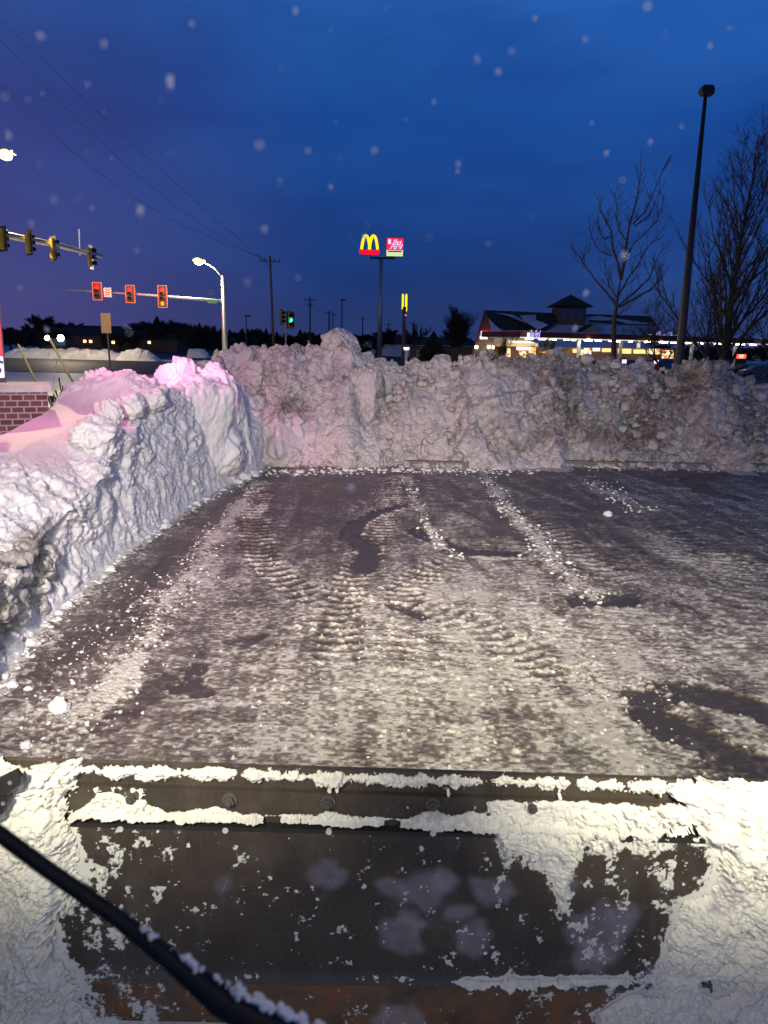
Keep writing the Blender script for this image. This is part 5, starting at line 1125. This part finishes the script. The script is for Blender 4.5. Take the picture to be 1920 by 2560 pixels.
# low brown building beside the station
lb_ = thing('low_building', 'low flat brown building left of the fuel station', 'building'); YB = 124
q = [P(1030, 868, YB), P(1182, 868, YB)]; x0, x1, z1 = q[0].x, q[1].x, q[0].z
mb = MB(); mb.box(((x0+x1)/2, YB+5, z1/2), (x1-x0, 10, z1)); mb.build('wall', M['wall_brown'], lb_); mb = MB(); mb.box(((x0+x1)/2, YB+5, z1+.1), (x1-x0+.4, 10.4, .2)); mb.build('roof', M['roof'], lb_)
for px in (1043, 1047, 1075): c = P(px, 884, YB); mb = MB(); mb.box((c.x, YB-.03, c.z), (.28, .06, 1.1)); mb.build('window', M['beige'], lb_)
c = P(1106, 880, YB); mb = MB(); mb.box((c.x, YB-.03, 1.05), (.9, .05, 2.1)); mb.build('door', M['roof'], lb_)
dl = thing('lit_menu_post', 'small post lamp with white lit head at the foot of the arches sign', 'lamp'); c = P(1016, 873, 92); mb = MB(); mb.prism([(c.x-.28, 91.9, c.z-.10), (c.x+.28, 91.9, c.z-.10), (c.x+.36, 91.9, c.z+.22), (c.x-.36, 91.9, c.z+.22)], (0, .4, 0)); mb.build('lamp_head', M['white_sign'], dl); mb = MB(); mb.box((c.x, 92.1, (c.z-.14)/2), (.3, .2, c.z-.14)); mb.build('post', M['steel'], dl)

# ------------------------------------------------------------------ fuel station shop
st = thing('station_shop', 'brown fuel station shop with swooping snowy roof and small cupola', 'shop')
def poly(name, pts, th, mt, parent=st): return prisms([([P(*q) for q in pts], (0, th, 0))]).build(name, mt, parent)
poly('gable_wall', [(1212, 779, 108), (1222, 797, 108), (1233, 820, 108), (1238, 850, 108), (1238, 896, 108), (1184, 896, 108), (1188, 868, 108), (1199, 822, 108)], .4, M['wall_brown'])
poly('gable_trim', [(1212, 774, 107.6), (1215, 778, 107.6), (1202, 822, 107.6), (1190, 868, 107.6), (1186, 868, 107.6), (1198, 820, 107.6)], .3, M['red_fascia'])
poly('upper_roof', [(1211, 775, 113), (1378, 782, 113), (1398, 800, 111), (1345, 845, 107), (1300, 842, 107), (1262, 829, 107.5), (1240, 815, 108.5), (1222, 795, 110)], 1.2, M['roof'])
poly('roof_snow', [(1233, 781, 111.2), (1280, 786, 110.8), (1310, 800, 109.8), (1343, 820, 108), (1332, 816, 108), (1300, 800, 109.2), (1270, 789, 110.2)], .12, M['roof_snow'])
poly('roof_snow', [(1300, 789, 110.6), (1340, 786, 111), (1340, 800, 109), (1372, 812, 108), (1345, 825, 107), (1310, 800, 109)], .12, M['roof_snow'])
poly('lower_roof', [(1223, 797, 107.8), (1240, 815, 107.2), (1262, 831, 106.6), (1298, 843, 106), (1340, 858, 105), (1238, 858, 105)], .5, M['roof_snow'])
poly('shop_fascia', [(1236, 857, 104.8), (1345, 858, 104.8), (1345, 866, 104.8), (1236, 866, 104.8)], .5, M['beige'])
poly('shop_wall', [(1236, 866, 106.5), (1700, 872, 106.5), (1700, 900, 106.5), (1236, 900, 106.5)], .4, M['wall_brown'])
poly('centre_roof', [(1330, 800, 112), (1398, 796, 113), (1500, 790, 114), (1650, 812, 112), (1662, 836, 108), (1300, 834, 108)], .6, M['roof_snow'])
poly('ridge_roof', [(1462, 785, 116), (1628, 790, 116), (1642, 814, 111.5), (1560, 812, 111.5), (1500, 806, 111.5), (1476, 806, 111.5)], .6, M['roof'])
poly('dormer', [(1446, 832, 107.5), (1480, 812, 107.5), (1506, 832, 107.5)], 3, M['beige']); poly('dormer_roof', [(1443, 832, 107.2), (1480, 809.5, 107.2), (1482, 812.5, 107.2), (1450, 832, 107.2)], 3, M['roof'])
# cupola
cx_ = P(1421, 790, 113).x; z0 = P(1421, 814, 113).z; z1 = P(1421, 768, 113).z; z2 = P(1421, 736, 113).z; w = (P(1465, 780, 113).x-P(1378, 780, 113).x)/2*.80
cu = MB(); cu.box((cx_, 113, (z0+z1)/2-.6), (2*w, 2*w, z1-z0+.9)); cu.build('cupola', M['wall_brown'], st)
for sx in (-.55, -.0, .55):
    mb = MB(); mb.box((cx_+sx*w*1.05, 113-w-.04, z1-1.0), (w*.48, .06, 1.15)); mb.build('cupola_window', M['glass_dark'], st)
e = w*1.45; mb = MB(); mb.add([(cx_-e, 113-e, z1), (cx_+e, 113-e, z1), (cx_+e, 113+e, z1), (cx_-e, 113+e, z1), (cx_+.1, 113, z2)], [(0, 1, 4), (1, 2, 4), (2, 3, 4), (3, 0, 4), (3, 2, 1, 0)]); mb.build('cupola_roof', M['roof'], st)
# windows and doors of the shop, lit from inside
def win_mat():
    m = bpy.data.materials.new('lit_shelves'); m.use_nodes = True; t = m.node_tree; b = t.nodes['Principled BSDF']
    tcn = N(t, 'ShaderNodeTexCoord'); vo = N(t, 'ShaderNodeTexVoronoi'); vo.inputs['Scale'].default_value = 3.2; t.links.new(tcn.outputs['Object'], vo.inputs['Vector'])
    r = ramp(t, N_sep(t, vo.outputs['Color']), [(0, (.10, .03, .01)), (.25, (.9, .5, .12)), (.5, (1, .80, .40)), (.72, (.7, .10, .04)), (.85, (1, .9, .7)), (1, (.5, .6, .8))], 'CONSTANT')
    t.links.new(r.outputs[0], b.inputs['Emission Color']); b.inputs['Emission Strength'].default_value = 1.3; b.inputs['Base Color'].default_value = (.05, .05, .05, 1); return m
def N_sep(t, c): s = N(t, 'ShaderNodeSeparateColor'); t.links.new(c, s.inputs[0]); return s.outputs[0]
M['shelves'] = win_mat()
lamp('shop_glow', 'AREA', (P(1300, 880, 104).x, 104, 3.0), 60, (1, .70, .35), (P(1300, 880, 104).x, 107, 2), shape='RECTANGLE', size=6, size_y=1)
for a, b, y0, y1, mt in [(1264, 1276, 870, 896, 'shelves'), (1297, 1320, 872, 896, 'shelves'), (1322, 1340, 868, 896, 'warm_win'), (1350, 1372, 874, 882, 'shelves'), (1384, 1402, 870, 882, 'shelves'), (1432, 1442, 872, 882, 'warm_win'), (1452, 1478, 870, 888, 'shelves'),
                         (1482, 1500, 870, 878, 'white_sign'), (1545, 1578, 872, 884, 'warm_win'), (1584, 1614, 874, 884, 'warm_win'), (1618, 1650, 872, 886, 'shelves'), (1655, 1684, 876, 896, 'shelves'), (1505, 1540, 871, 880, 'warm_win')]:
    poly('window', [(a, y0, 106.4), (b, y0, 106.4), (b, y1, 106.4), (a, y1, 106.4)], .06, M[mt])
c = P(1303, 871, 106.2); mb = MB(); mb.box((c.x+.3, 106.25, c.z), (1.9, .06, .45)); mb.build('neon_sign', M['pink_white'], st)
for px, py in ((1191, 868), (1222, 867), (1234, 868)):
    c = P(px, py, 107.3); mb = MB(); mb.box(c, (.35, .2, .35)); mb.build('wall_lamp', M['led_on'], st)
gs = thing('gable_sign', 'small red restaurant arches sign over white panel on the brown gable', 'sign'); c = P(1212, 832, 107.2)
mb = MB(); mb.prism([P(1204, 827, 107.2), P(1222, 826, 107.2), P(1225, 838, 107.2), P(1206, 838, 107.2)], (0, .2, 0)); mb.build('red_panel', M['red_sign'], gs)
mb = MB(); mb.prism([P(1200, 839, 107.2), P(1219, 839, 107.2), P(1219, 848, 107.2), P(1200, 848, 107.2)], (0, .2, 0)); mb.build('white_panel', M['white_sign'], gs)
mb = MB(); mb.prism([P(1202, 828, 107.15), P(1205, 827, 107.15), P(1205, 837, 107.15), P(1202, 838, 107.15)], (0, .1, 0)); mb.build('side_panel', M['pink_white'], gs)
# canopy over the pumps
cn = thing('fuel_canopy', 'long red-edged fuel canopy with rows of bright lamps underneath', 'canopy')
L0 = P(1300, 842, 95); R0 = P(1960, 861, 118); zc = 4.25; hgt = .72
L0 = Vector((L0.x, 95, 0)); R0 = Vector((R0.x, 118, 0)); zc0 = P(1300, 842, 95).z; zc1 = P(1960, 861, 118).z; back = Vector((-3.5, 9.5, 0))
def cbox(za0, za1, zb0, zb1, off, bk): return [L0+off+Vector((0, 0, za0)), R0+off+Vector((0, 0, za1)), R0+off+Vector((0, 0, zb1)), L0+off+Vector((0, 0, zb0))]
mb = MB(); mb.prism(cbox(zc0, zc1, zc0+.66, zc1+.66, Vector(), 0), back); mb.build('fascia', M['red_fascia'], cn)
mb = MB(); mb.prism(cbox(zc0+.665, zc1+.665, zc0+.75, zc1+.75, Vector((.1, .3, 0)), 0), back*.95); mb.build('roof_snow', M['roof_snow'], cn)
mb = MB(); mb.prism(cbox(zc0-.16, zc1-.10, zc0-.01, zc1-.01, Vector((0, -.06, 0)), 0), (0, .12, 0)); mb.build('light_strip', M['strip_on'], cn)
mb = MB(); mb.prism([L0+Vector((0, 0, zc0-.02)), R0+Vector((0, 0, zc1-.02)), R0+back+Vector((0, 0, zc1-.02)), L0+back+Vector((0, 0, zc0-.02))], (0, 0, -.03)); mb.build('soffit', M['white_paint'], cn)
for px in (1325, 1343, 1367, 1382, 1391, 1431, 1455, 1470, 1482, 1496, 1509, 1540, 1565, 1593, 1617, 1636, 1650, 1667, 1699, 1742, 1757, 1795, 1810, 1823, 1845, 1861, 1899):
    u = (px-1300)/660; u = u*118/95/(1+u*(118/95-1))*.81 if False else u*.80+.2*u*u; p = L0.lerp(R0, u); z = zc0+(zc1-zc0)*u; kd = rt.uniform(.0, .2); q = p+back*kd
    mb = MB(); mb.tube([(q.x, q.y, z-.06), (q.x, q.y, z-.26)], rt.uniform(.22, .46), 10); mb.build('lamp', M['led_on'], cn)
for px in (1401, 1476, 1581, 1625, 1760, 1870):
    u = (px-1300)/660; u = u*.80+.2*u*u; p = L0.lerp(R0, u)+back*.25; z = zc0+(zc1-zc0)*u; mb = MB(); mb.box((p.x, p.y, z/2-.03), (.38, .38, z-.08)); mb.build('column', M['steel'], cn)
for u in (.15, .4, .65, .9):
    p = L0.lerp(R0, u)+back*.5; lamp('canopy_light', 'AREA', (p.x, p.y, zc0-.4), 420, (1, .92, .68), (p.x, p.y, 0), shape='RECTANGLE', size=9, size_y=6)
f1 = thing('canopy_sign', 'blue script fuel letters with white emblem on the canopy edge', 'sign')
c = P(1668, 842, 107.3); dirv = (R0-L0).normalized(); rz = math.atan2(dirv.y, dirv.x)
text('Fas Fuel', 1.45, (c.x, c.y, c.z), M['pink_white'], f1, shear=.25, rz=rz, off=.06, sx=.98, ext=.02); o = text('Fas Fuel', 1.45, (c.x, c.y-.1, c.z), M['blue_sign'], f1, shear=.25, rz=rz, off=.0, sx=.98, ext=.02)
c = P(1627, 843, 105.8); mb = MB(); mb.box(c, (.5, .15, .75)); mb.build('emblem', M['white_sign'], f1)
f2 = thing('canopy_sign', 'foreshortened blue fuel letters at the left end of the canopy', 'sign')
c = P(1336, 836, 95.6); text('Fas Fuel', 1.1, (c.x, c.y-.4, c.z+.0), M['pink_white'], f2, shear=.25, rz=rz, off=.05, sx=.42); text('Fas Fuel', 1.1, (c.x, c.y-.5, c.z+.0), M['blue_sign'], f2, shear=.25, rz=rz, sx=.42)
c = P(1321, 838, 94.6); mb = MB(); mb.box(c, (.28, .12, .6)); mb.build('emblem', M['white_sign'], f2)
# pumps and a few cars under the canopy
def pump(px, Y, lb):
    c = P(px, 890, Y); root = thing('fuel_pump', lb, 'fuel pump', (c.x, Y, 0), group='fuel pumps'); mb = MB(); mb.box((0, 0, .95), (.9, .6, 1.9)); mb.build('cabinet', M['red_fascia'], root); mb = MB(); mb.box((0, -.32, 1.4), (.6, .04, .5)); mb.build('display', M['pink_white'], root)
pump(1560, 104, 'fuel pump between the two right canopy columns'); pump(1500, 103, 'fuel pump right of the second canopy column'); pump(1640, 106, 'fuel pump below the blue fuel letters')
def car(px, Y, rz, lb, colr):
    c = P(px, 890, Y); root = thing('parked_car', lb, 'car', (c.x, Y, .04), rz); w, L = .9, 2.2
    mb = MB(); pr = [(-L, .35), (-L, .8), (-1.4, .95), (-.8, 1.42), (.7, 1.45), (1.25, 1.0), (L, .85), (L, .35)]; mb.prism([(a, -w, b) for a, b in pr], (0, 2*w, 0)); mb.build('body', colr, root)
    mb = MB(); mb.prism([(-1.25, -w-.01, .97), (-.75, -w-.01, 1.36), (.65, -w-.01, 1.39), (1.1, -w-.01, 1.0)], (0, 2*w+.02, 0)); mb.build('window', M['glass_dark'], root)
    for sx in (-1.35, 1.35):
        for sy in (-1, 1): mb = MB(); mb.tube([(sx, sy*.70, .33), (sx, sy*.93, .33)], .33, 14); mb.build('wheel', M['rubber'], root)
car(1872, 100, .1, 'dark car right of the tall light pole under the canopy', M['dark_metal']); car(1905, 92, -.1, 'dark car at the right edge behind the snow pile', mat('grey_car', (.12, .12, .13), .3))
lc = thing('lit_display', 'small row of red and cream lit displays at the far right', 'display'); 
for k, (px, mt) in enumerate(((1845, 'red_lamp_small'), (1850, 'warm_win'), (1856, 'warm_win'), (1862, 'red_lamp_small'))): c = P(px, 891, 112); mb = MB(); mb.box((c.x, 112, c.z), (.28, .1, .55)); mb.build('screen', M[mt], lc)
mb = MB(); c0 = P(1840, 888, 112.1); c1_ = P(1867, 888, 112.1); mb.box(((c0.x+c1_.x)/2, 112.15, c0.z/2+.1), (c1_.x-c0.x, .12, c0.z+.2)); mb.build('stand', M['dark_metal'], lc)
